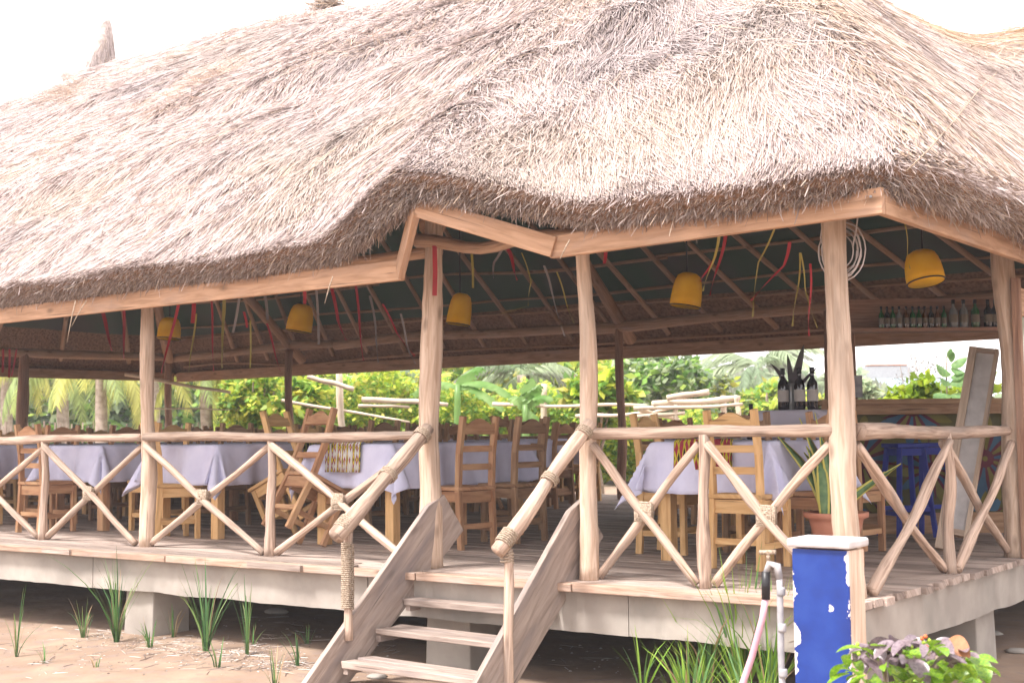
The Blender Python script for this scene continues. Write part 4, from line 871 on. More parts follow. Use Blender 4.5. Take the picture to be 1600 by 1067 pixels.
ca, sa = math.cos(BA_ang), math.sin(BA_ang); nrmv = Vector((-sa, ca, 0))
for i, (k, px) in enumerate(zip(specs, pxs)):
    org = BA + nrmv * .12; d = ray(px, 525); tt_ = (org - CAMPOS).dot(nrmv) / d.dot(nrmv); p = CAMPOS + d * tt_; big = i > 10
    bottle(p.x, p.y, 2.019, .22 if not big else .28, .027 if not big else .042, 'glass_' + k, ords[i] + ' bottle from the left on the hanging shelf, ' + {'green': 'green glass', 'dark': 'black glass', 'clear': 'clear glass', 'brown': 'brown glass'}[k], 'bottles on the hanging shelf', capm='black', labm='paper_dim')
# narrow framed panel leaning on the bar
pA = onZ(1488, 862, 0); topd = CAMPOS + ray(1541, 547) * ((pA - CAMPOS).dot(-AZ) + .55)
M['screen'] = plain('grey_panel', (.62, .6, .6), .6); M['pale_frame'] = wood('pale_frame_wood', (.78, .62, .48), (.66, .5, .38), patch=(.7, .6, .5))
lp = empty('leaning_screen', (pA.x, pA.y, .004)); tag(lp, 'tall narrow grey panel in a pale wood frame leaning beside the side post', 'framed panel')
upv = (topd - pA); Lp = upv.length; un = upv.normalized(); sdv = Vector((AX.x, AX.y, 0)).normalized(); sdv = (sdv * .86 + Vector((.5, -.6, 0)) * .5).normalized(); sdv = (sdv - un * sdv.dot(un)).normalized(); nv = un.cross(sdv)
Mr = Matrix((sdv, -nv, un)).transposed()
def lbox(name, cx, cz, sx, sz, sy, m, oy=0): b = MB(); c = Mr @ Vector((cx, oy, cz)); b.box(c, (sx, sy, sz), Mr); b.build(name, m, lp, smooth=False)
lbox('panel', .0, Lp / 2 + .06, .15, Lp - .2, .02, M['screen']); lbox('frame_side', -.105, Lp / 2, .065, Lp, .09, M['pale_frame']); lbox('frame_side', .09, Lp / 2, .03, Lp, .09, M['pale_frame']); lbox('frame_end', 0, Lp - .02, .146, .04, .08, M['post']); lbox('frame_end', 0, .16, .146, .05, .08, M['post'])
# glazed door panel at the far right
gp = onX(1596, 700, .02); gd = empty('glazed_panel', (.02, gp.y, 0)); tag(gd, 'greenish glass panel in a wooden frame at the right picture edge', 'window')
M['pale_glass'] = plain('greenish_glass', (.42, .46, .36), .1, .6)
b = MB(); b.box((0, .55, 1.35), (.02, 1.0, 1.1)); b.build('pane', M['pale_glass'], gd, smooth=False)
for yy in (.02, 1.08): b = MB(); b.box((0, yy, 1.1), (.06, .06, 2.2)); b.build('frame', M['dark_post'], gd, smooth=False)
b = MB(); b.box((0, .55, .77), (.05, 1.0, .06)); b.build('frame', M['dark_post'], gd, smooth=False); b = MB(); b.box((0, .55, 2.02), (.03, 1.0, .22)); b.build('transom', M['rafter'], gd, smooth=False)
# snake plant
_sp = at(1306, 800, 9.5); b = MB(); b.box((_sp.x, _sp.y, (_sp.z - .25) - .02), (.34, .34, .04)); [b.box((_sp.x + i_ * .13, _sp.y + j_ * .13, (_sp.z - .29) / 2 + .002), (.04, .04, _sp.z - .29)) for i_ in (-1, 1) for j_ in (-1, 1)]; tag(b.build('plant_stand', M['red_wood'], smooth=False), 'low wooden stand under the terracotta snake plant pot', 'plant stand')
SP = Vector((_sp.x, _sp.y, _sp.z - .249)); spt = empty('snake_plant', SP); tag(spt, 'potted snake plant with tall yellow-edged leaves in a terracotta bowl by the corner post', 'potted plant')
b = MB(); b.lathe([(.13, 0), (.15, .015), (.19, .16), (.2, .2), (.235, .215), (.24, .25), (.215, .25), (.2, .2), (.001, .19)], 24); b.build('pot', M['terracotta'], spt)
M['snake'] = leafy('snake_plant_leaf', (.05, .13, .05), (.16, .26, .10), trans=.15, scale=14, edge=(.62, .55, .12))
for ax_, ay_, h_, w_ in ((-.44, -.05, .66, .06), (-.24, .0, .76, .07), (-.14, .05, .80, .065), (-.08, -.05, .68, .065), (.0, .05, .78, .06), (-.30, .1, .5, .055), (-.18, -.1, .55, .06), (.50, -.05, .42, .05), (.36, .0, .36, .045), (-.10, -.12, .5, .055), (.05, .15, .66, .05)):
    b = MB(); pts = []; ws = []
    for i in range(11): t_ = i / 10; pts.append((ax_ * .12 + ax_ * t_ ** 1.5 * .9, ay_ + .05 * math.sin(t_ * 4 + h_ * 9), .19 + h_ * t_)); ws.append(w_ * 1.35 * (.75 + .5 * math.sin(math.pi * t_)) * (1 if t_ < .75 else (1.02 - t_) / .27))
    sd = [AX * math.cos(i * .1 + h_ * 3 - 2) + Vector((-.5, .8, 0)) * math.sin(i * .1 + h_ * 3 - 2) for i in range(11)]
    b.strip(pts, ws, sd); o = b.build('leaf', M['snake'], spt); md = o.modifiers.new('t', 'SOLIDIFY'); md.thickness = .006
# ------------------------------------------------------------------ lamps
def lamp(px, py, w, h, Y, tilt, label):
    p = onY(px, py, Y); dist = (p - CAMPOS).dot(-AZ); W = w / 2000 * dist; Hh = h / 2000 * dist; t = empty('pendant_lamp', p); tag(t, label, 'pendant lamp', 'yellow cloth pendant lamps'); Mt = Matrix.Rotation(R3(tilt), 3, 'Y') @ Matrix.Rotation(R3(-6), 3, 'X')
    b = MB(); n_ = 28; prof = [(.02, .5), (.22, .49), (.36, .40), (.43, .22), (.47, 0), (.5, -.25), (.5, -.5)]
    for r_, z_ in prof:
        for k in range(n_): an = 2 * math.pi * k / n_; rr = r_ * W * (1 + (.035 if k % 2 else -.02) * (1 if z_ > -.2 else .4)); b.v.append(tuple(Mt @ Vector((rr * math.cos(an), rr * math.sin(an), z_ * Hh))))
    for i in range(len(prof) - 1):
        for k in range(n_): k2 = (k + 1) % n_; b.face((i * n_ + k, i * n_ + k2, (i + 1) * n_ + k2, (i + 1) * n_ + k))
    base = len(b.v); b.v.append(tuple(Mt @ Vector((0, 0, -.42 * Hh)))); 
    for k in range(n_): b.face((base, (len(prof) - 1) * n_ + k, (len(prof) - 1) * n_ + (k + 1) % n_))
    b.build('shade', M['yellow'], t)
    b = MB(); pts = [Mt @ Vector((W * .502 * math.cos(k * 2 * math.pi / 24), W * .502 * math.sin(k * 2 * math.pi / 24), -.49 * Hh)) for k in range(25)]; b.tube(pts, .006, 5, cap=False); b.build('rim_wire', M['black'], t)
    yy_ = Y; tt_ = min((yy_ - YF) / (4.75 - YF), 1); top = 2.3 + (6.6 - 2.3) * tt_ - .2 - p.z if p.x < -3.6 else float(main_right_z(p.x, p.y)) - .45 - p.z; top = min(top, 2.3 + 4.3 * tt_ - .2 - p.z); b = MB(); b.tube([(0, 0, Hh * .48), (.0, 0, .5 + Hh), (0, 0, top)], .008, 6); b.build('cord', M['black'], t)
lamp(265, 513, 36, 34, 2.6, 0, 'yellow cloth pendant lamp behind the first tall post'); lamp(470, 497, 40, 44, 3.2, 8, 'yellow cloth pendant lamp hanging midway between the two left posts'); lamp(719, 483, 37, 50, 3.2, 6, 'yellow cloth pendant lamp just right of the left stair post')
lamp(1074, 453, 48, 54, 3.0, 7, 'yellow cloth pendant lamp right of the right stair post'); lamp(1442, 417, 58, 52, 2.6, -12, 'largest yellow cloth pendant lamp, right of the corner post')
# ------------------------------------------------------------------ ribbons
def ribbon(c, pts, w, Y, label):
    P3 = [onY(x, y, Y + i * .04) for i, (x, y) in enumerate(pts)]; dist = (P3[0] - CAMPOS).dot(-AZ); sm = []
    for i in range(len(P3) - 1):
        for k in range(4): sm.append(P3[i].lerp(P3[i + 1], k / 4))
    sm.append(P3[-1]); b = MB(); o_ = P3[0]; W = w / 2000 * dist
    sd = [(AX * math.cos(i * .3 + x_) + Vector((0, 1, 0)) * math.sin(i * .3 + x_)) for i in range(len(sm)) for x_ in [random.uniform(-.15, .15)]]
    b.strip([p - o_ + Vector((.008 * math.sin(i * .8), 0, 0)) for i, p in enumerate(sm)], W * .66, sd); o = b.build('ribbon', M[c]); o.location = o_; tag(o, label, 'ribbon', 'ribbons hanging from the rafters')
rb = [('red', [(15, 545), (14, 590)], 5, 'red ribbon at the left picture edge, second in its bunch'), ('red', [(5, 545), (4, 582)], 5, 'red ribbon at the very left picture edge'), ('red', [(26, 545), (18, 588)], 4, 'slanting red ribbon at the left picture edge'),
 ('red', [(158, 480), (166, 510), (175, 548)], 9, 'tilted red ribbon left of the first tall post'), ('red', [(193, 478), (194, 520), (194, 560)], 7, 'straight red ribbon close to the left of the first tall post'),
 ('red', [(281, 465), (268, 520), (252, 583)], 7, 'long slanting red ribbon crossing the leftmost yellow lamp'), ('red', [(303, 462), (301, 505)], 10, 'short wide red ribbon right of the leftmost yellow lamp'), ('red', [(330, 462), (332, 520), (334, 580)], 5, 'thin red ribbon between the first post and the yellow strip'),
 ('yrib', [(350, 460), (349, 500), (347, 575)], 8, 'wide yellow ribbon left of the second yellow lamp'), ('yrib', [(307, 490), (300, 540), (295, 583)], 4, 'thin yellow ribbon right of the leftmost yellow lamp'), ('grib', [(374, 465), (364, 520)], 6, 'grey ribbon right of the wide yellow ribbon'), ('red', [(381, 487), (386, 512)], 6, 'short red ribbon beside a grey one left of the second lamp'), ('yrib', [(391, 500), (391, 575)], 4, 'thin yellow ribbon hanging to the back beam left of the second lamp'),
 ('grib', [(414, 460), (418, 500)], 7, 'short grey ribbon near the truss left of the second lamp'), ('red', [(417, 505), (428, 545), (438, 580)], 5, 'thin red ribbon below the truss left of the second lamp'), ('red', [(475, 450), (476, 475)], 8, 'short red ribbon at the top of the second lamp'), ('grib', [(494, 450), (498, 538)], 6, 'straight grey ribbon right of the second lamp'), 
 ('red', [(518, 450), (528, 500), (541, 532)], 8, 'tilted red ribbon between the second lamp and the stair post'), ('red', [(556, 446), (562, 510), (568, 563)], 6, 'long thin red ribbon between the second lamp and the stair post'), ('grib', [(578, 462), (587, 510), (591, 566)], 6, 'bent grey ribbon left of the stair post'), ('red', [(598, 475), (620, 520), (648, 556)], 5, 'diagonal red ribbon left of the left stair post'), ('grib', [(626, 490), (636, 540), (649, 568)], 5, 'grey ribbon nearest the left side of the left stair post'),
 ('yrib', [(736, 385), (739, 450)], 6, 'yellow ribbon above the third yellow lamp'), ('grib', [(785, 388), (772, 410), (771, 435)], 7, 'grey ribbon behind the gable board'), ('red', [(793, 388), (801, 410), (808, 438)], 10, 'wide red ribbon right of the third yellow lamp'), ('yrib', [(815, 395), (830, 440), (825, 478), (782, 490)], 3, 'curling yellow ribbon right of the third yellow lamp'), ('grib', [(850, 415), (862, 455), (882, 525)], 6, 'long grey ribbon left of the right stair post'), ('yrib', [(870, 425), (884, 470), (897, 505)], 4, 'thin yellow ribbon left of the right stair post'),
 ('red', [(946, 390), (944, 412)], 9, 'short red ribbon right of the right stair post'), ('red', [(1134, 366), (1124, 410), (1109, 462)], 9, 'red ribbon of the tangled bunch right of the fourth lamp'), ('yrib', [(1124, 366), (1114, 410), (1098, 455)], 7, 'yellow ribbon of the tangled bunch right of the fourth lamp'), ('red', [(1118, 400), (1100, 430), (1095, 440)], 6, 'small red ribbon at the left of the tangled bunch'),
 ('yrib', [(1210, 358), (1185, 410), (1176, 495)], 5, 'long yellow ribbon between the bunch and the corner post'), ('red', [(1234, 378), (1225, 415), (1173, 470)], 9, 'bent red ribbon between the bunch and the corner post'), ('yrib', [(1250, 395), (1247, 450), (1238, 510)], 5, 'yellow ribbon hanging from a hook left of the corner post'), ('yrib', [(1251, 395), (1258, 450), (1277, 512)], 4, 'thin yellow ribbon crossing the red one left of the corner post'), ('red', [(1266, 412), (1266, 470), (1264, 525)], 6, 'straight red ribbon nearest the corner post'),
 ('yrib', [(1414, 350), (1418, 390), (1422, 420)], 3, 'thin straw ribbon over the largest lamp')]
for i, (c, pts, w, lb) in enumerate(rb): ribbon(c, pts, w, 1.0 + .3 * (i % 5) if pts[0][0] > 60 else 3.0, lb)
o = None
b = MB(); b.strip([onY(679, 384, -.035), onY(680, 425, -.035), onY(679, 462, -.035)], .035, AX); o = b.build('ribbon', M['red']); tag(o, 'red ribbon tied flat against the face of the left stair post', 'ribbon', 'ribbons hanging from the rafters')
# coil of white cable on the corner post
b = MB(); cc = onY(1311, 393, .215)
for k in range(6):
    r_ = .082 + k * .011; pts = [cc + Vector((r_ * 1.12 * math.cos(q * .262) + random.uniform(-.004, .004) + .012 * (k % 2), .008 * (k % 3), 1.35 * r_ * math.sin(q * .262) + random.uniform(-.003, .003))) for q in range(25)]; b.tube(pts, .0045, 5, cap=False)
b.tube([cc + Vector((-.10, 0, .02)), cc + Vector((-.12, 0, .10)), cc + Vector((-.10, 0, .2)), cc + Vector((-.07, .03, .30))], .0055, 5); b.tube([cc + Vector((.09, 0, .02)), cc + Vector((.115, 0, .12)), cc + Vector((.13, .03, .30))], .0055, 5)
o = b.build('cable_coil', M['white']); tag(o, 'coil of white cable hung round the top of the corner post', 'cable coil')
# cable running up over the roof on the right
pts = []
for i, (px, py) in enumerate(((1416, 268), (1450, 235), (1490, 190), (1530, 140), (1560, 112), (1600, 75), (1640, 35))):
    p = None
    for d_ in np.arange(7, 17, .05):
        q = at(px, py, d_); zz = max(float(main_right_z(q.x, q.y)) if q.x < XR else 0, float(wing_z(np.array(q.x), np.array(q.y))[0]))
        if q.z < zz + .12: p = q; break
    pts.append(p or at(px, py, 9 + i * .5))
b = MB(); b.tube(pts, .0045, 6); tag(b.build('roof_cable', M['rope']), 'thin pale cable lying up over the thatch at upper right', 'cable')

# ================================================================== FOREGROUND
# blue painted pillar with white cap, standpipe and hose
bp = empty('blue_pillar', (.47, -1.60, GZ - .03)); tag(bp, 'blue painted square pillar with peeling edges and a white slab cap in front of the deck corner', 'pillar')
m, nt, bs = mat('peeling_blue_paint'); tc = nd(nt, 'ShaderNodeTexCoord'); n1 = nd(nt, 'ShaderNodeTexNoise'); n1.inputs['Scale'].default_value = 9; n1.inputs['Detail'].default_value = 7; nt.links.new(tc.outputs['Object'], n1.inputs[0])
sx = nd(nt, 'ShaderNodeSeparateXYZ'); nt.links.new(tc.outputs['Object'], sx.inputs[0]); ab = nd(nt, 'ShaderNodeMath', operation='ABSOLUTE'); nt.links.new(sx.outputs[0], ab.inputs[0]); mr = nd(nt, 'ShaderNodeMapRange'); mr.inputs[1].default_value = .09; mr.inputs[2].default_value = .14; nt.links.new(ab.outputs[0], mr.inputs[0])
a2 = nd(nt, 'ShaderNodeMath', operation='MULTIPLY'); a2.inputs[1].default_value = .26; nt.links.new(mr.outputs[0], a2.inputs[0]); a3 = nd(nt, 'ShaderNodeMath', operation='ADD'); nt.links.new(a2.outputs[0], a3.inputs[0]); nt.links.new(n1.outputs[0], a3.inputs[1])
g = nd(nt, 'ShaderNodeMath', operation='GREATER_THAN'); g.inputs[1].default_value = .715; nt.links.new(a3.outputs[0], g.inputs[0]); mx_ = nd(nt, 'ShaderNodeMixRGB'); nt.links.new(g.outputs[0], mx_.inputs[0])
n2 = nd(nt, 'ShaderNodeTexNoise'); n2.inputs['Scale'].default_value = 5; n2.inputs['Detail'].default_value = 8; nt.links.new(tc.outputs['Object'], n2.inputs[0]); nt.links.new(ramp(nt, [(.3, (.0, .016, .15)), (.5, (.001, .028, .21)), (.72, (.012, .05, .26))], n2.outputs[0]), mx_.inputs[1]); mx_.inputs[2].default_value = (.62, .56, .55, 1)
nt.links.new(mx_.outputs[0], bs.inputs['Base Color']); bs.inputs['Roughness'].default_value = .55; bump(nt, bs, g.outputs[0], -.4, .003); M['blue_peel'] = m
b = MB(); b.box((0, 0, .62), (.278, .012, 1.225)); o = b.build('painted_face', M['blue_peel'], bp, smooth=False); o.location = (0, -.077, 0)
b = MB(); b.box((0, .02, .62), (.274, .18, 1.225), jit=.002); b.build('shaft', M['post'], bp, smooth=False, bevel=.006)
b = MB(); b.box((.0, .01, 1.262), (.315, .235, .042)); b.build('cap_slab', M['white'], bp, smooth=False, bevel=.012)
sp = empty('standpipe', (.285, -1.70, GZ - .02)); tag(sp, 'grey standpipe with a brass-coloured tap strapped to the left of the blue pillar', 'water tap')
b = MB(); b.log((0, 0, 0), (-.015, 0, 1.10), .0165, .015, bend=.004, n=12, seg=10, rough=.02); b.build('pipe', M['metal'], sp)
for z_ in (.62, .83, 1.0): b = MB(); b.lathe([(.019, 0), (.021, .01), (.021, .03), (.019, .04)], 12, (-.008, 0, z_)); b.build('pipe_joint', M['metal'], sp)
b = MB(); b.tube([(-.015, 0, 1.08), (-.02, -.01, 1.14), (-.055, -.02, 1.15), (-.075, -.02, 1.10)], [.018, .02, .017, .015], 10); b.build('tap_body', M['metal'], sp)
b = MB(); b.tube([(-.06, -.02, 1.16), (-.06, -.02, 1.20)], .010, 8); b.tube([(-.10, -.03, 1.20), (-.02, -.02, 1.205)], .011, 8); b.build('tap_handle', M['rope'], sp)
b = MB(); b.tube([(-.074, -.02, 1.11), (-.078, -.02, .98)], [.021, .020], 12); b.build('rubber_sleeve', M['black'], sp)
b = MB(); h0 = Vector((.285 - .078, -1.72, GZ + .97)); b.tube([h0, h0 + Vector((-.015, -.01, -.1)), h0 + Vector((-.06, -.04, -.28)), h0 + Vector((-.13, -.08, -.5)), h0 + Vector((-.22, -.14, -.74)), h0 + Vector((-.32, -.22, -.93)), h0 + Vector((-.6, -.5, -.955))], .016, 12); tag(b.build('garden_hose', M['pink_hose']), 'faded pink garden hose dropping from the tap into the grass', 'hose')

def grass(x, y, n, h, spread, label, cols, w=.011, dry=.12, group='grass clumps growing out of the sand', lean=.35, rows=None):
    z = gz(x, y) - .01; V = []; F = []; C = []
    for i in range(n):
        a = RS.uniform(0, 6.28); r0 = RS.rand() * spread * .25; L = h * 1.3 * RS.uniform(.5, 1.0); ln = lean * (RS.rand() ** 1.1) * L * 1.7; bend_ = RS.uniform(.3, 1.4) * (1 if RS.rand() < .8 else 1.8)
        p0 = np.array([r0 * math.cos(a), r0 * math.sin(a), 0]); dirv = np.array([math.cos(a + RS.normal(0, .5)), math.sin(a + RS.normal(0, .5)), 0]); sd = np.array([-dirv[1], dirv[0], 0]); ti = RS.uniform(-.8, .8); sd = sd * math.cos(ti) + dirv * math.sin(ti)
        ww = w * RS.uniform(.6, 1.25); b_ = len(V); sg = 5
        for k in range(sg + 1):
            t_ = k / sg; p_ = p0 + dirv * (spread * .25 * t_ + ln * t_ ** (1 + bend_ * .7)) + np.array([0, 0, L * (t_ - .14 * bend_ * t_ ** 3)]); wk = ww * (1 - t_ ** 2.2) * .5 + .0006
            V += [p_ - sd * wk, p_ + sd * wk]
        c = np.array(cols[RS.randint(len(cols))]) * RS.uniform(.75, 1.2)
        if RS.rand() < dry: c = np.array((.42, .30, .17)) * RS.uniform(.7, 1.1)
        for k in range(sg): F.append((b_ + 2 * k, b_ + 2 * k + 1, b_ + 2 * k + 3, b_ + 2 * k + 2)); C.append(c * (1 if k else .7) + (np.array([.08, .03, 0]) if k == sg - 1 and RS.rand() < .3 else 0))
    o = link_mesh('grass_clump', np_mesh('grass_clump', V, F, M['grass'], cols=np.array(C))); o.location = (x, y, z); return tag(o, label, 'grass clump', group)
G1 = [(.10, .22, .06), (.14, .28, .09), (.08, .18, .07), (.2, .3, .1)]; G2 = [(.20, .36, .04), (.26, .42, .06), (.15, .30, .05), (.12, .25, .08)]
def gpos(px, py): p = onZ(px, py, GZ); q = Vector((CAMPOS.x - p.x, CAMPOS.y - p.y)).normalized() * (.5 if px < 500 else 0); return p.x + q.x, p.y + q.y
for px, py, n_, h_, s_, lb in ((182, 990, 34, .80, .10, 'tall grass clump just left of the front concrete pier'), (322, 1008, 34, .68, .10, 'grass clump just right of the front concrete pier'), (386, 1015, 12, .52, .06, 'thin grass clump, second to the right of the front pier'),
    (26, 1008, 9, .55, .04, 'sparse grass stalk near the left picture edge'), (235, 1000, 14, .24, .12, 'low dry weeds at the foot of the front pier'), (130, 985, 16, .30, .14, 'low spreading green tuft left of the tallest clump'), (465, 1030, 7, .26, .08, 'small sparse tuft left of the staircase'), (430, 1060, 10, .28, .10, 'small tuft at the bottom edge left of the staircase'), (395, 1000, 6, .2, .08, 'tiny tuft between the thin clump and the stairs')):
    x, y = gpos(px, py); grass(x, y, n_, h_, s_, lb, G1)
for px, py, n_, h_, s_, lb in ((340, 1035, 9, .22, .1, 'small weed in front of the clump right of the pier'), (70, 1020, 6, .16, .1, 'tiny weed near the left picture edge'), (270, 985, 12, .3, .1, 'dry weed against the right side of the front pier'), (150, 1030, 5, .12, .08, 'tiny weed in front of the tallest left clump'), (480, 1000, 8, .2, .1, 'small weed in the shade left of the staircase')):
    x, y = gpos(px, py); grass(x, y, n_, h_, s_, lb, G1, dry=.4)
for px, py, n_, h_, s_, lb in ((1005, 1105, 12, .46, .06, 'narrow upright grass clump right of the staircase'), (1105, 1100, 60, .62, .16, 'dense bright grass clump under the deck edge, left part'), (1160, 1110, 80, .88, .16, 'tallest bright grass clump beside the hose'), (1205, 1120, 60, .80, .12, 'bright grass clump between the hose and the standpipe'), (1080, 1130, 50, .50, .22, 'low arching grass in front at the bottom edge'), (1180, 1160, 60, .55, .2, 'grass clump at the bottom edge under the hose')):
    x, y = gpos(px, py); grass(x, y, n_, h_, s_, lb, G2, w=.017, dry=.08)
# broad-leaved garden plant bottom right
M['p_green'] = leafy('broad_green_leaf', (.09, .22, .02), (.26, .42, .03), trans=.3, rough=.35, scale=9); M['p_purple'] = leafy('purple_grey_leaf', (.14, .10, .12), (.26, .20, .22), trans=.2, rough=.3, scale=9); M['p_orange'] = leafy('orange_brown_leaf', (.35, .15, .07), (.42, .2, .1), trans=.2, rough=.4, scale=9)
GP = at(1425, 1075, 5.0); gpl = empty('garden_plant', (GP.x, GP.y, GZ)); tag(gpl, 'broad-leaved green and purple plant with small orange buds at the bottom right', 'garden plant')
def leaf_mesh(L, W, cup=.18):
    b = MB(); n_ = 7; mid = []; 
    for i in range(n_ + 1):
        t_ = i / n_; w_ = W * (math.sin(math.pi * min(1, t_ * .93 + .05)) ** .75) if i < n_ else .002; z_ = -.35 * L * t_ * t_
        b.v += [(L * t_, -w_ / 2, z_ + cup * w_), (L * t_, 0, z_), (L * t_, w_ / 2, z_ + cup * w_)]
    for i in range(n_): a = i * 3; b.face((a, a + 3, a + 4, a + 1)); b.face((a + 1, a + 4, a + 5, a + 2))
    return b
lm = {k: leaf_mesh(1, .55).mesh('leaf', M[k]) for k in ('p_green', 'p_purple', 'p_orange')}
for i in range(200):
    px = RS.uniform(1318, 1535); topy = 1000 + 26 * ((px - 1420) / 105) ** 2 + (0 if RS.rand() < .3 else RS.uniform(5, 75)); p = at(px, topy, 4.75 + RS.uniform(-.2, .35))
    k = 'p_purple' if (topy < 1035 and RS.rand() < .6) else ('p_green' if RS.rand() < .93 else 'p_orange'); L = RS.uniform(.06, .115)
    o = link_mesh('leaf', lm[k], gpl); o.location = (p.x - GP.x, p.y - GP.y, p.z - GZ); o.rotation_euler = (RS.uniform(-.5, .5) + .2, RS.uniform(-.3, .5), RS.uniform(0, 6.28)); o.scale = (L, L, L)
o = link_mesh('leaf', lm['p_orange'], gpl); p = at(1478, 1003, 4.8); o.location = (p.x - GP.x, p.y - GP.y, p.z - GZ); o.scale = (.16, .16, .16); o.rotation_euler = (.6, -.1, -.9)
for i in range(9): b = MB(); p = at(RS.uniform(1340, 1520), RS.uniform(1010, 1030), 4.85); b.tube([(RS.uniform(-.05, .05), RS.uniform(-.05, .05), 0), ((p.x - GP.x) * .6, (p.y - GP.y) * .6, (p.z - GZ) * .6), (p.x - GP.x, p.y - GP.y, p.z - GZ)], .006, 5); b.build('stem', M['bark'], gpl)
M['bud'] = plain('orange_bud', (.6, .13, .04), .5); M['berry'] = plain('green_bud', (.3, .42, .04), .5)
for px, py, k in ((1440, 997, 'bud'), (1446, 994, 'bud'), (1443, 1003, 'berry'), (1452, 1000, 'berry'), (1340, 1006, 'berry'), (1342, 1021, 'berry'), (1424, 1010, 'berry'), (1448, 1010, 'bud')):
    b = MB(); p = at(px, py, 4.7); b.lathe([(.001, -.008), (.007, -.004), (.008, .002), (.001, .009)], 8, p - Vector((GP.x, GP.y, GZ))); b.build('bud', M[k], gpl)
# debris on the sand: twigs, chips, pebbles
V = []; F = []; C = []
for i in range(2000):
    if i > 900: px, py = RS.normal((190, 300, 380, 440)[i % 4], 55), RS.normal((1003, 1015, 1030, 1045)[i % 4], 9)
    elif RS.rand() < .7: px, py = RS.uniform(0, 620), RS.uniform(975, 1067) - 12 * RS.rand()
    else: px, py = RS.uniform(800, 1560), RS.uniform(1000, 1067)
    p = onZ(px, py, GZ); x, y = p.x, p.y; z = gz(x, y); a = RS.uniform(0, 6.28); tw = RS.rand() < .3; L = RS.uniform(.005, .014) if not tw else RS.uniform(.04, .14); W = L * .5 if not tw else .004; d = np.array([math.cos(a) * L, math.sin(a) * L, 0]); s_ = np.array([-math.sin(a) * W, math.cos(a) * W, 0]); c_ = np.array([x, y, z]); b_ = len(V); h_ = W * .9
    V += [c_ - d - s_, c_ + d - s_, c_ + d + s_, c_ - d + s_, c_ - d * .5 + [0, 0, h_], c_ + d * .5 + [0, 0, h_]]; cc_ = np.array([(.30, .22, .17), (.45, .38, .32), (.2, .15, .13), (.55, .5, .46)][RS.randint(4)]) * RS.uniform(.7, 1.1)
    F += [(b_, b_ + 1, b_ + 5, b_ + 4), (b_ + 2, b_ + 3, b_ + 4, b_ + 5), (b_ + 1, b_ + 2, b_ + 5, b_ + 5), (b_ + 3, b_, b_ + 4, b_ + 4)]; C += [cc_] * 4
F = [f for f in F if len(set(f)) == 4]; C = C[:len(F)]
tag(link_mesh('ground_litter', np_mesh('ground_litter', V, F, M['straw'], cols=np.array(C))), 'small twigs, chips and pebbles scattered on the sand', 'litter', kind='stuff')
for (px, py, sz, lb) in ((1548, 992, .09, 'pale stone lying under the right end of the deck'), (722, 1046, .07, 'pale stone behind the lowest stair tread'), (432, 955, .12, 'flat pale stone in the shade under the deck'), (590, 1060, .07, 'whitish stone beside the foot of the staircase'), (1590, 1020, .08, 'brown stone by the rear pier at right')):
    p = onZ(px, py, GZ); b = MB(); b.lathe([(.001, -.3), (.7, -.2), (.95, .1), (.7, .45), (.001, .6)], 9); b.v = [(v[0] * sz * RS.uniform(.8, 1.2) * 1.3, v[1] * sz * RS.uniform(.8, 1.2), v[2] * sz * .6) for v in b.v]; o = b.build('stone', M['concrete'], smooth=True); o.location = (p.x, p.y, gz(p.x, p.y) + .01); tag(o, lb, 'stone')

# ================================================================== BACKGROUND
def leaves_mesh(name, P, size, cols, flat=.0, up=.5):
    """one quad leaf per point, folded diamond"""
    n = len(P); a = RS.uniform(0, 6.28, n); tl = RS.normal(0, .6, n); D = np.stack([np.cos(a) * np.cos(tl), np.sin(a) * np.cos(tl), np.sin(tl) - .2], -1); D /= np.linalg.norm(D, axis=1, keepdims=True)
    r = RS.normal(0, 1, (n, 3)); r[:, 2] *= .4; Sd = np.cross(D, r * .7 + np.array([0, 0, 1.])); Sd /= np.linalg.norm(Sd, axis=1, keepdims=True) + 1e-9; L = (size * RS.uniform(.6, 1.3, n))[:, None]
    V = np.stack([P, P + D * L * .5 + Sd * L * .3, P + D * L, P + D * L * .5 - Sd * L * .3], 1).reshape(-1, 3); F = np.arange(n * 4).reshape(n, 4)
    return np_mesh(name, V, F, M['leaf'], cols=cols)
def blob_points(n, c, r, clusters=40, cs=.3, seed=None):
    """clustered foliage in an ellipsoid"""
    q = RS.normal(0, 1, (clusters, 3)); q /= np.linalg.norm(q, axis=1, keepdims=True); q *= RS.uniform(.35, 1.05, (clusters, 1)); k = RS.randint(0, clusters, n); o = RS.normal(0, 1, (n, 3)); o /= np.linalg.norm(o, axis=1, keepdims=True); o *= RS.uniform(.3, 1, (n, 1)) ** .5
    sc = RS.uniform(.6, 1.25, clusters)[k][:, None]; P = q[k] + o * cs * sc; return np.array(c) + P * np.array(r), k
def leafcol(n, cols, k=None, kv=None):
    c = np.array(cols)[RS.randint(len(cols), size=n)] * RS.uniform(.7, 1.25, n)[:, None]
    if k is not None: c = c * RS.uniform(.75, 1.25, k.max() + 1)[k][:, None]
    return c
YG = [(.50, .60, .07), (.60, .64, .10), (.38, .52, .06), (.66, .60, .14)]; MG = [(.22, .40, .07), (.30, .46, .10), (.15, .30, .06), (.38, .50, .11)]; PG = [(.30, .38, .22), (.37, .45, .28), (.25, .34, .2), (.42, .47, .30)]; GY = [(.36, .34, .30), (.30, .30, .24), (.25, .27, .2)]  # PG and GY: washed-out leaf colours, distance haze mixed into the tint
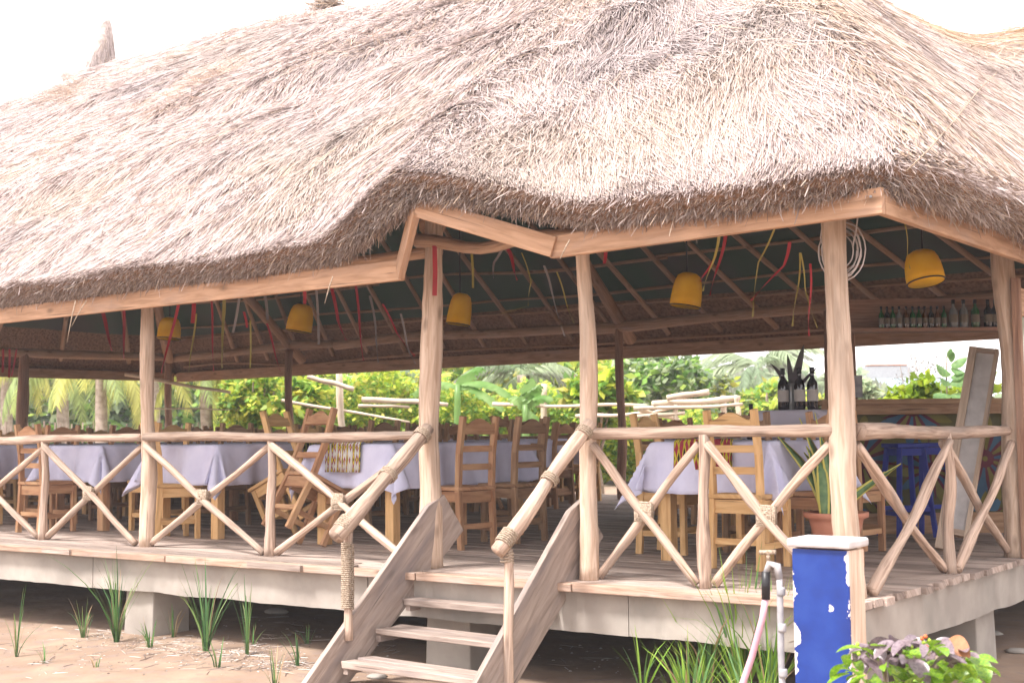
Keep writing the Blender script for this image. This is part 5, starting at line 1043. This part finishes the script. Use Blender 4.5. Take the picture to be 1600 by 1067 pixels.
def tree(px, topy, boty, depth, wpx, n, size, cols, label, name='tree', group='trees beyond the pavilion', trunk=True, cl=45, cs=.3, cat='tree'):
    c = at(px, (topy + boty) / 2, depth); rx = wpx / 2 / 2000 * depth; rz = (boty - topy) / 2 / 2000 * depth; t = empty(name, (c.x, c.y, GZ)); tag(t, label, cat, group)
    P, k = blob_points(n, (0, 0, c.z - GZ), (rx, rx * .8, rz), cl, cs); P[:, 2] = np.maximum(P[:, 2], .05); o = link_mesh('crown', leaves_mesh('crown', P, size, leafcol(n, cols, k)), t)
    if trunk:
        b = MB(); hz = c.z - GZ; b.log((0, 0, -.1), (RS.uniform(-.2, .2), 0, hz), .12 + rz * .03, .05, bend=.1, n=8, seg=8)
        for i in range(6): a = RS.uniform(0, 6.28); b.log((0, 0, hz * RS.uniform(.3, .7)), (math.cos(a) * rx * .6, math.sin(a) * rx * .5, hz + rz * RS.uniform(0, .6)), .05, .015, bend=.08, n=5, seg=5)
        b.build('trunk', M['bark'], t)
    return t
# continuous far woods and scrub so no gaps open between the counted trees
def wood_mass(px0, px1, top, bot, depth, n, size, cols, label, name='far_scrub', th=6):
    px = RS.uniform(px0, px1, n); hump = (vnoise(px / 45, px * 0, 31) - .5) * (bot - top) * .5 + (vnoise(px / 14, px * 0, 32) - .5) * (bot - top) * .25; q = RS.rand(n); py = bot + (top + hump - bot) * q; d = depth + RS.uniform(0, th, n)
    R_ = np.array(AX)[None] * ((px - 800) / 2000)[:, None] + np.array(AY)[None] * (-(py - 533.5) / 2000)[:, None] - np.array(AZ)[None]; P = np.array(CAMPOS)[None] + R_ * d[:, None]; P[:, 2] = np.maximum(P[:, 2], GZ)
    o = link_mesh(name, leaves_mesh(name, P, size, leafcol(n, cols) * (.7 + .6 * vnoise(px / 20, py / 12, 33))[:, None])); tag(o, label, 'foliage', kind='stuff')
wood_mass(-150, 360, 540, 740, 48, 16000, .5, MG + PG, 'dense green trees far behind the palms')
wood_mass(330, 960, 530, 740, 44, 26000, .42, MG + YG, 'dense sunlit thicket far behind the vine trellis')
wood_mass(930, 1340, 625, 730, 42, 16000, .4, PG + MG, 'pale scrub behind the bamboo trellis')
wood_mass(1290, 1760, 615, 720, 46, 13000, .4, PG + GY, 'dry green scrub beyond the bar'); wood_mass(940, 1350, 590, 650, 75, 8000, .7, PG, 'hazy tree line far behind the bamboo trellis')
# vine mass on the trellis
wood_mass(350, 700, 592, 745, 30.5, 27000, .155, YG + YG + MG, 'sunlit yellow-green vine spreading over the trellis', 'trellis_vine', 2.5)
wood_mass(660, 930, 605, 745, 28, 22000, .14, YG + MG, 'flowering vine over the trellis behind the stair opening', 'trellis_vine', 2.5); wood_mass(900, 1190, 652, 745, 26, 10000, .17, YG + MG, 'low creeper below the bamboo poles', 'low_creeper', 2.5)
tree(400, 560, 690, 30, 130, 4600, .17, YG + MG, 'bushy bright green shrub between the palms and the second back post', 'shrub', 'shrubs behind the pavilion'); tree(470, 572, 690, 29, 100, 2600, .24, MG + YG, 'darker large-leaved shrub beside the second back post', 'shrub', 'shrubs behind the pavilion')
tree(930, 560, 660, 26, 110, 1800, .3, MG + YG, 'large-leaved green shrub behind the right stair post', 'shrub', 'shrubs behind the pavilion'); tree(620, 565, 640, 36, 160, 3000, .22, YG + PG, 'pale green tree above the vine trellis', cs=.35)
tree(1040, 548, 660, 34, 150, 5200, .26, PG + MG, 'round feathery green tree right of the dark back post'); tree(1110, 590, 670, 36, 120, 3000, .26, PG + YG, 'low bushy tree left of the wine bottles'); tree(1200, 600, 670, 36, 130, 3000, .25, MG + YG, 'bushy green tree behind the wine bottles'); tree(1290, 615, 670, 30, 60, 1500, .2, YG + PG, 'small bright bush just left of the corner post')
def frond(L, droop, w, nlf=34, cols=YG, wind=0.0):
    """arching palm frond along +X; returns mesh data"""
    V = []; F = []; C = []; cols = np.array(cols); c0 = cols[RS.randint(len(cols))]
    def pos(t_): return np.array([L * (t_ - .28 * droop * t_ ** 2.2), wind * t_ * t_, L * (.38 * t_ - droop * .9 * t_ ** 2.1)])
    for i in range(12):
        a, c = pos(i / 12), pos((i + 1) / 12); b_ = len(V); r_ = .022 * (1 - i / 14); V += [a + [0, r_, 0], a - [0, r_, 0], c - [0, r_, 0], c + [0, r_, 0]]; F.append((b_, b_ + 1, b_ + 2, b_ + 3)); C.append(c0 * 1.1)
    for i in range(nlf):
        t_ = .12 + .87 * i / nlf; p_ = pos(t_); tg = pos(min(t_ + .02, 1)) - pos(t_ - .02); tg /= np.linalg.norm(tg); ll = w * (math.sin(math.pi * min(1, t_ * .85 + .12)) ** .6) * RS.uniform(.85, 1.1)
        for sgn in (-1, 1):
            d = np.array([0, sgn * .75, -.45 - .6 * RS.rand()]) + tg * .75; d /= np.linalg.norm(d); e = p_ + d * ll; m_ = p_ + d * ll * .5 + [0, 0, .05 * ll]; ww = .035 * L / 3 + .01; b_ = len(V)
            V += [p_ - tg * ww, p_ + tg * ww, m_ + tg * ww, m_ - tg * ww, e + tg * .004 - [0, 0, .12 * ll], e - tg * .004 - [0, 0, .12 * ll]]; F += [(b_, b_ + 1, b_ + 2, b_ + 3), (b_ + 3, b_ + 2, b_ + 4, b_ + 5)]; cc_ = c0 * RS.uniform(.7, 1.25); C += [cc_, cc_]
    return np_mesh('frond', V, F, M['leaf'], cols=np.array(C))
PY = [(.58, .54, .14), (.52, .53, .16), (.38, .46, .15), (.62, .52, .2), (.28, .36, .13)]
FR = [frond(3.0, RS.uniform(.7, 1.1), .75, cols=PY, wind=RS.uniform(-.3, .3)) for _ in range(6)]; FRP = [frond(3.0, RS.uniform(.6, .9), .7, cols=PG + GY, wind=RS.uniform(-.3, .3)) for _ in range(4)]
def palm(px, crowny, depth, scale, label, fr, n=13, lean=.3, group='coconut palms at left'):
    c = at(px, crowny, depth); h_ = c.z - gz(c.x, c.y) if abs(c.x) < 26 else c.z - GZ; t = empty('palm_tree', (c.x, c.y, c.z - h_)); tag(t, label, 'palm tree', group)
    b = MB(); pts = [(lean * (i / 10 - 1) ** 2, 0, h_ * i / 10 - .1) for i in range(11)]; b.tube([(p[0], p[1], p[2]) for p in pts], [.17 * scale * (1.25 - .4 * i / 10 + (.05 if i % 2 else 0)) for i in range(11)], 10, rough=.04); b.build('trunk', M['palmtrunk'], t)
    for i in range(n):
        o = link_mesh('frond', fr[i % len(fr)], t); o.location = (0, 0, h_ - .1); a = i * 2.4 + RS.uniform(-.3, .3); o.rotation_euler = (RS.uniform(-.2, .2), RS.uniform(-.55, .45), a); s_ = scale * RS.uniform(.8, 1.1); o.scale = (s_, s_, s_)
for px, cy_, d, sc, lb in ((10, 548, 38, 1.0, 'drooping yellow-green palm at the left picture edge'), (98, 556, 35, .95, 'palm with yellow fronds left of the first tall post'), (158, 560, 31, .85, 'palm whose ringed pale trunk leans, seen left of the first tall post'), (240, 550, 38, 1.0, 'palm directly behind the first tall post'), (322, 562, 32, .85, 'palm with brown trunk right of the first back post')): palm(px, cy_, d, sc, lb, FR)
for px, cy_, d, sc, lb in ((1130, 585, 60, 1.0, 'small hazy palm against the sky, left of the tall one'), (1185, 572, 52, 1.15, 'tall hazy palm with drooping fronds left of the vase'), (1270, 596, 62, 1.0, 'hazy palm just left of the corner post'), (1160, 600, 58, .9, 'low hazy palm between the two taller ones'), (815, 580, 34, .8, 'palm top behind the banana plant')): palm(px, cy_, d, sc, lb, FRP, group='distant palms against the sky')
# banana plants
M['banana'] = leafy('banana_leaf', (.17, .36, .08), (.36, .54, .20), trans=.5, rough=.35, scale=2)
def banana(px, py, depth, label, specs):
    c = at(px, py, depth); t = empty('banana_plant', (c.x, c.y, GZ)); tag(t, label, 'banana plant', 'banana plants'); hz = c.z - GZ; b = MB(); b.log((0, 0, -.05), (0, 0, hz), .11, .06, bend=.02); b.build('stem', M['grassy'] if 'grassy' in M else M['banana'], t)
    for dx, dz, w_, dr in specs:
        dx, dz, w_, dr = dx * 1.05, dz * 1.05, w_ * .95, dr * 1.1; L = math.hypot(dx, dz); b = MB(); n_ = 22; base = Vector((0, 0, hz - .1)); V = []; sx_ = Vector((AX.x, AX.y, 0)).normalized()
        for i in range(n_ + 1):
            t_ = i / n_; p_ = base + sx_ * (dx * t_) + Vector((0, 0, dz * t_ * 1.6 - dr * t_ * t_)); wk = w_ * (math.sin(math.pi * min(1, .06 + t_ * .92)) ** .5) * (RS.uniform(.45, .7) if RS.rand() < .25 else RS.uniform(.88, 1.05)); s_ = (Vector((-.55, -.6, .1)) if abs(dx) > abs(dz) else sx_ * .9 + Vector((0, .2, 0))).normalized(); jt = RS.uniform(-.03, .03)
            b.v += [tuple(p_ - s_ * wk / 2 + Vector((0, 0, -.16 * wk + jt))), tuple(p_ + Vector((0, 0, .06))), tuple(p_ + s_ * wk / 2 + Vector((0, 0, -.16 * wk - jt)))]
        for i in range(n_): a = i * 3; b.face((a, a + 3, a + 4, a + 1)); b.face((a + 1, a + 4, a + 5, a + 2))
        b.build('leaf', M['banana'], t)
banana(715, 600, 26.5, 'banana plant with wide arching leaves right of the left stair post', ((1.1, .35, .48, .75), (-.9, .3, .45, .6), (.5, .55, .4, .5), (.9, .1, .4, .6)))
banana(820, 632, 25.5, 'banana plant with an upright leaf and a curled leaf, middle of the stair opening', ((.15, .55, .42, .3), (.55, .42, .36, .5), (-.25, .35, .36, .35), (.35, -.1, .3, .35), (.3, .5, .34, .35)))
# poles of the trellis
tr = empty('bamboo_trellis', tuple(at(1050, 700, 19))); tag(tr, 'rough trellis of pale bamboo poles behind the pavilion', 'trellis'); T0 = Vector(tr.location)
def tp(x0_, y0_, x1_, y1_, d0, d1, r_, m='bamboo'):
    a, c = at(x0_, y0_, d0 * 1.3), at(x1_, y1_, d1 * 1.3); b = MB(); b.log(a - T0, c - T0, r_ * 1.25, r_ * 1.05, bend=.025, n=7, seg=8); b.build('pole', M[m], tr)
for q in ((195, 585, 360, 613, 20, 20, .03), (480, 588, 553, 608, 20, 20, .045), (565, 624, 700, 632, 20, 20, .045), (560, 634, 640, 636, 20, 20, .03), (770, 631, 1010, 634, 20, 19, .03), (850, 600, 852, 740, 20, 20, .06), (530, 575, 540, 740, 20.5, 20.5, .06), (1042, 622, 1108, 612, 18, 18, .05), (1020, 631, 1155, 622, 18, 18.5, .055), (990, 638, 1160, 631, 18, 18, .03), (985, 652, 1070, 645, 18, 18, .035), (1000, 640, 1060, 655, 18, 18.5, .035), (1152, 618, 1154, 660, 18.4, 18.4, .04), (1130, 618, 1131, 700, 18.4, 18.4, .045), (1055, 632, 1056, 700, 18, 18, .035), (900, 650, 1010, 644, 19, 18.4, .03), (440, 625, 640, 660, 20.6, 20.4, .025), (1020, 645, 1080, 628, 18.2, 18.4, .025), (790, 706, 920, 708, 18, 18, .05), (240, 638, 360, 640, 20, 20, .012)): tp(*q)
# board fence far left
fe = empty('board_fence', tuple(at(120, 700, 33))); tag(fe, 'weathered grey board fence behind the palms at left', 'fence'); F0 = Vector(fe.location)
for i in range(46):
    px = -60 + i * 8.6; a = at(px, 662 + RS.uniform(-5, 5), 33); b = MB(); b.box((a.x - F0.x, a.y - F0.y, (a.z + GZ) / 2 - F0.z), (.12, .03, a.z - GZ), Matrix.Rotation(-.66, 3, 'Z')); b.build('board', M['plank'], fe, smooth=False)
# far house roof and pale sheet roof at right
hz_ = at(1385, 600, 80); hh = empty('distant_house', (hz_.x, hz_.y, GZ), R3(37)); tag(hh, 'distant house with a low grey roof and orange ridge beyond the bar', 'house')
M['roof_grey'] = plain('grey_roof_sheet', (.17, .18, .19), .5); M['wall_p'] = plain('pale_wall', (.3, .3, .3), .8)
hgt = hz_.z - GZ; b = MB(); b.box((0, 0, hgt * .4), (3.6, 4, hgt * .8)); b.build('wall', M['wall_p'], hh, smooth=False)
b = MB(); L = 2.6; b.v = [(-L, -2.4, hgt * .8), (L, -2.4, hgt * .8), (L, 2.4, hgt * .8), (-L, 2.4, hgt * .8), (-L * .5, 0, hgt * 1.25), (L * .5, 0, hgt * 1.25)]
for f in ((0, 1, 5, 4), (1, 2, 5), (2, 3, 4, 5), (3, 0, 4), (3, 2, 1, 0)): b.face(f)
b.build('roof', M['roof_grey'], hh, smooth=False); b = MB(); b.box((0, 0, hgt * 1.255), (L * 1.0, .2, .08)); b.build('ridge_cap', M['terracotta'], hh, smooth=False)
hz_ = at(1455, 600, 70); h2 = empty('blue_roofed_shed', (hz_.x, hz_.y, GZ), R3(37)); tag(h2, 'distant shed with a pale blue sheet roof right of the grey-roofed house', 'shed'); hgt = hz_.z - GZ
b = MB(); b.box((0, 0, hgt * .42), (4.6, 3, hgt * .84)); b.build('wall', M['wall_p'], h2, smooth=False); M['roof_blue'] = plain('pale_blue_sheet', (.20, .28, .32), .5); b = MB(); b.box((0, -.3, hgt * .98), (5.6, 4, .1), Matrix.Rotation(.22, 3, 'X')); b.build('roof', M['roof_blue'], h2, smooth=False)
# bright potted-looking bush, milkweed and wispy shrub beyond the bar
t = tree(1440, 590, 650, 20, 95, 1100, .17, [(.34, .46, .02), (.26, .4, .03), (.42, .5, .04), (.2, .3, .03)], 'bright yellow-green croton bush beyond the bar top', 'croton_bush', None, cl=20, cs=.45, cat='bush')
tree(1352, 590, 640, 26, 40, 500, .16, PG, 'small grey-green bush just right of the corner post', 'shrub', 'shrubs behind the pavilion'); tree(1520, 600, 650, 20, 60, 300, .27, MG + [(.4, .5, .05)], 'leafy bush behind the leaning framed panel', 'shrub', 'shrubs behind the pavilion')
t = empty('wispy_shrub', tuple(at(1440, 660, 30))); tag(t, 'wispy grey thin-leaved shrub against the white sky beyond the bar', 'shrub'); W0 = Vector(t.location)
P, k = blob_points(1500, (0, 0, .9), (.62, .6, .95), 40, .22); link_mesh('crown', leaves_mesh('crown', P, .055, leafcol(len(P), [(.25, .24, .24), (.33, .31, .3), (.2, .22, .18)])), t)
b = MB()
for i in range(14): a = RS.uniform(0, 6.28); b.log((0, 0, -1), (math.cos(a) * RS.uniform(.1, .5), math.sin(a) * .4, RS.uniform(.6, 1.7)), .018, .004, bend=.05, n=4, seg=6)
b.build('branches', M['bark'], t)
t = empty('milkweed_plant', tuple(at(1484, 700, 19))); tag(t, 'tall milkweed with pairs of broad round leaves right of the croton bush', 'plant'); K0 = Vector(t.location); b = MB(); b.log((0, 0, -.8), (.0, 0, (700 - 556) / 2000 * 19), .018, .008, bend=.02, n=6); b.build('stem', M['bark'], t)
M['milk'] = leafy('milkweed_leaf', (.16, .34, .12), (.28, .46, .16), trans=.35, scale=6); lmk = leaf_mesh(1, .6, .2).mesh('leaf', M['milk'])
for px, py, ang, s_ in ((1488, 566, 80, .11), (1492, 572, 20, .17), (1484, 562, 100, .12), (1485, 585, 160, .20), (1488, 590, 10, .14), (1488, 600, 20, .22), (1486, 600, 165, .14), (1486, 618, 190, .2), (1488, 618, -10, .2), (1486, 632, 170, .22), (1488, 634, 5, .24), (1488, 575, -30, .13)):
    p = at(1486, py, 19) - K0; o = link_mesh('leaf', lmk, t); o.location = p; a = R3(ang); s2 = 1 if math.cos(a) > 0 else -1
    d = (AX * math.cos(a) + AY * math.sin(a)).normalized(); sdv = d.cross(AZ * .7 + Vector((0, 0, .5))).normalized(); nn = sdv.cross(d) * -1; o.matrix_local = Matrix.Translation(p) @ Matrix((d, sdv, d.cross(sdv))).transposed().to_4x4() @ Matrix.Scale(s_ * 1.45, 4)

# thin haze volume, added to wash out the distance and lift dark shade
b = MB(); b.box((0, 95, 3.8), (404, 314, 12.0)); hm = bpy.data.materials.new('haze_veil'); hm.use_nodes = True; ht = hm.node_tree; ht.nodes.clear(); pv = ht.nodes.new('ShaderNodeVolumePrincipled'); pv.inputs['Density'].default_value = .0018; pv.inputs['Color'].default_value = (.95, .96, 1, 1)
oo = ht.nodes.new('ShaderNodeOutputMaterial'); ht.links.new(pv.outputs[0], oo.inputs['Volume']); tag(b.build('haze', hm, smooth=False), 'thin pale haze volume added over the whole place to lift the shade', 'haze', kind='stuff')
# ------------------------------------------------------------------ bring the whole place to metres
bpy.context.view_layer.update()
for o in list(S.objects):
    if o.parent is None and o.type != 'LIGHT':
        o.location = o.location * UNIT
        if o.type != 'CAMERA': o.scale = o.scale * UNIT
print('objects', len(S.objects))
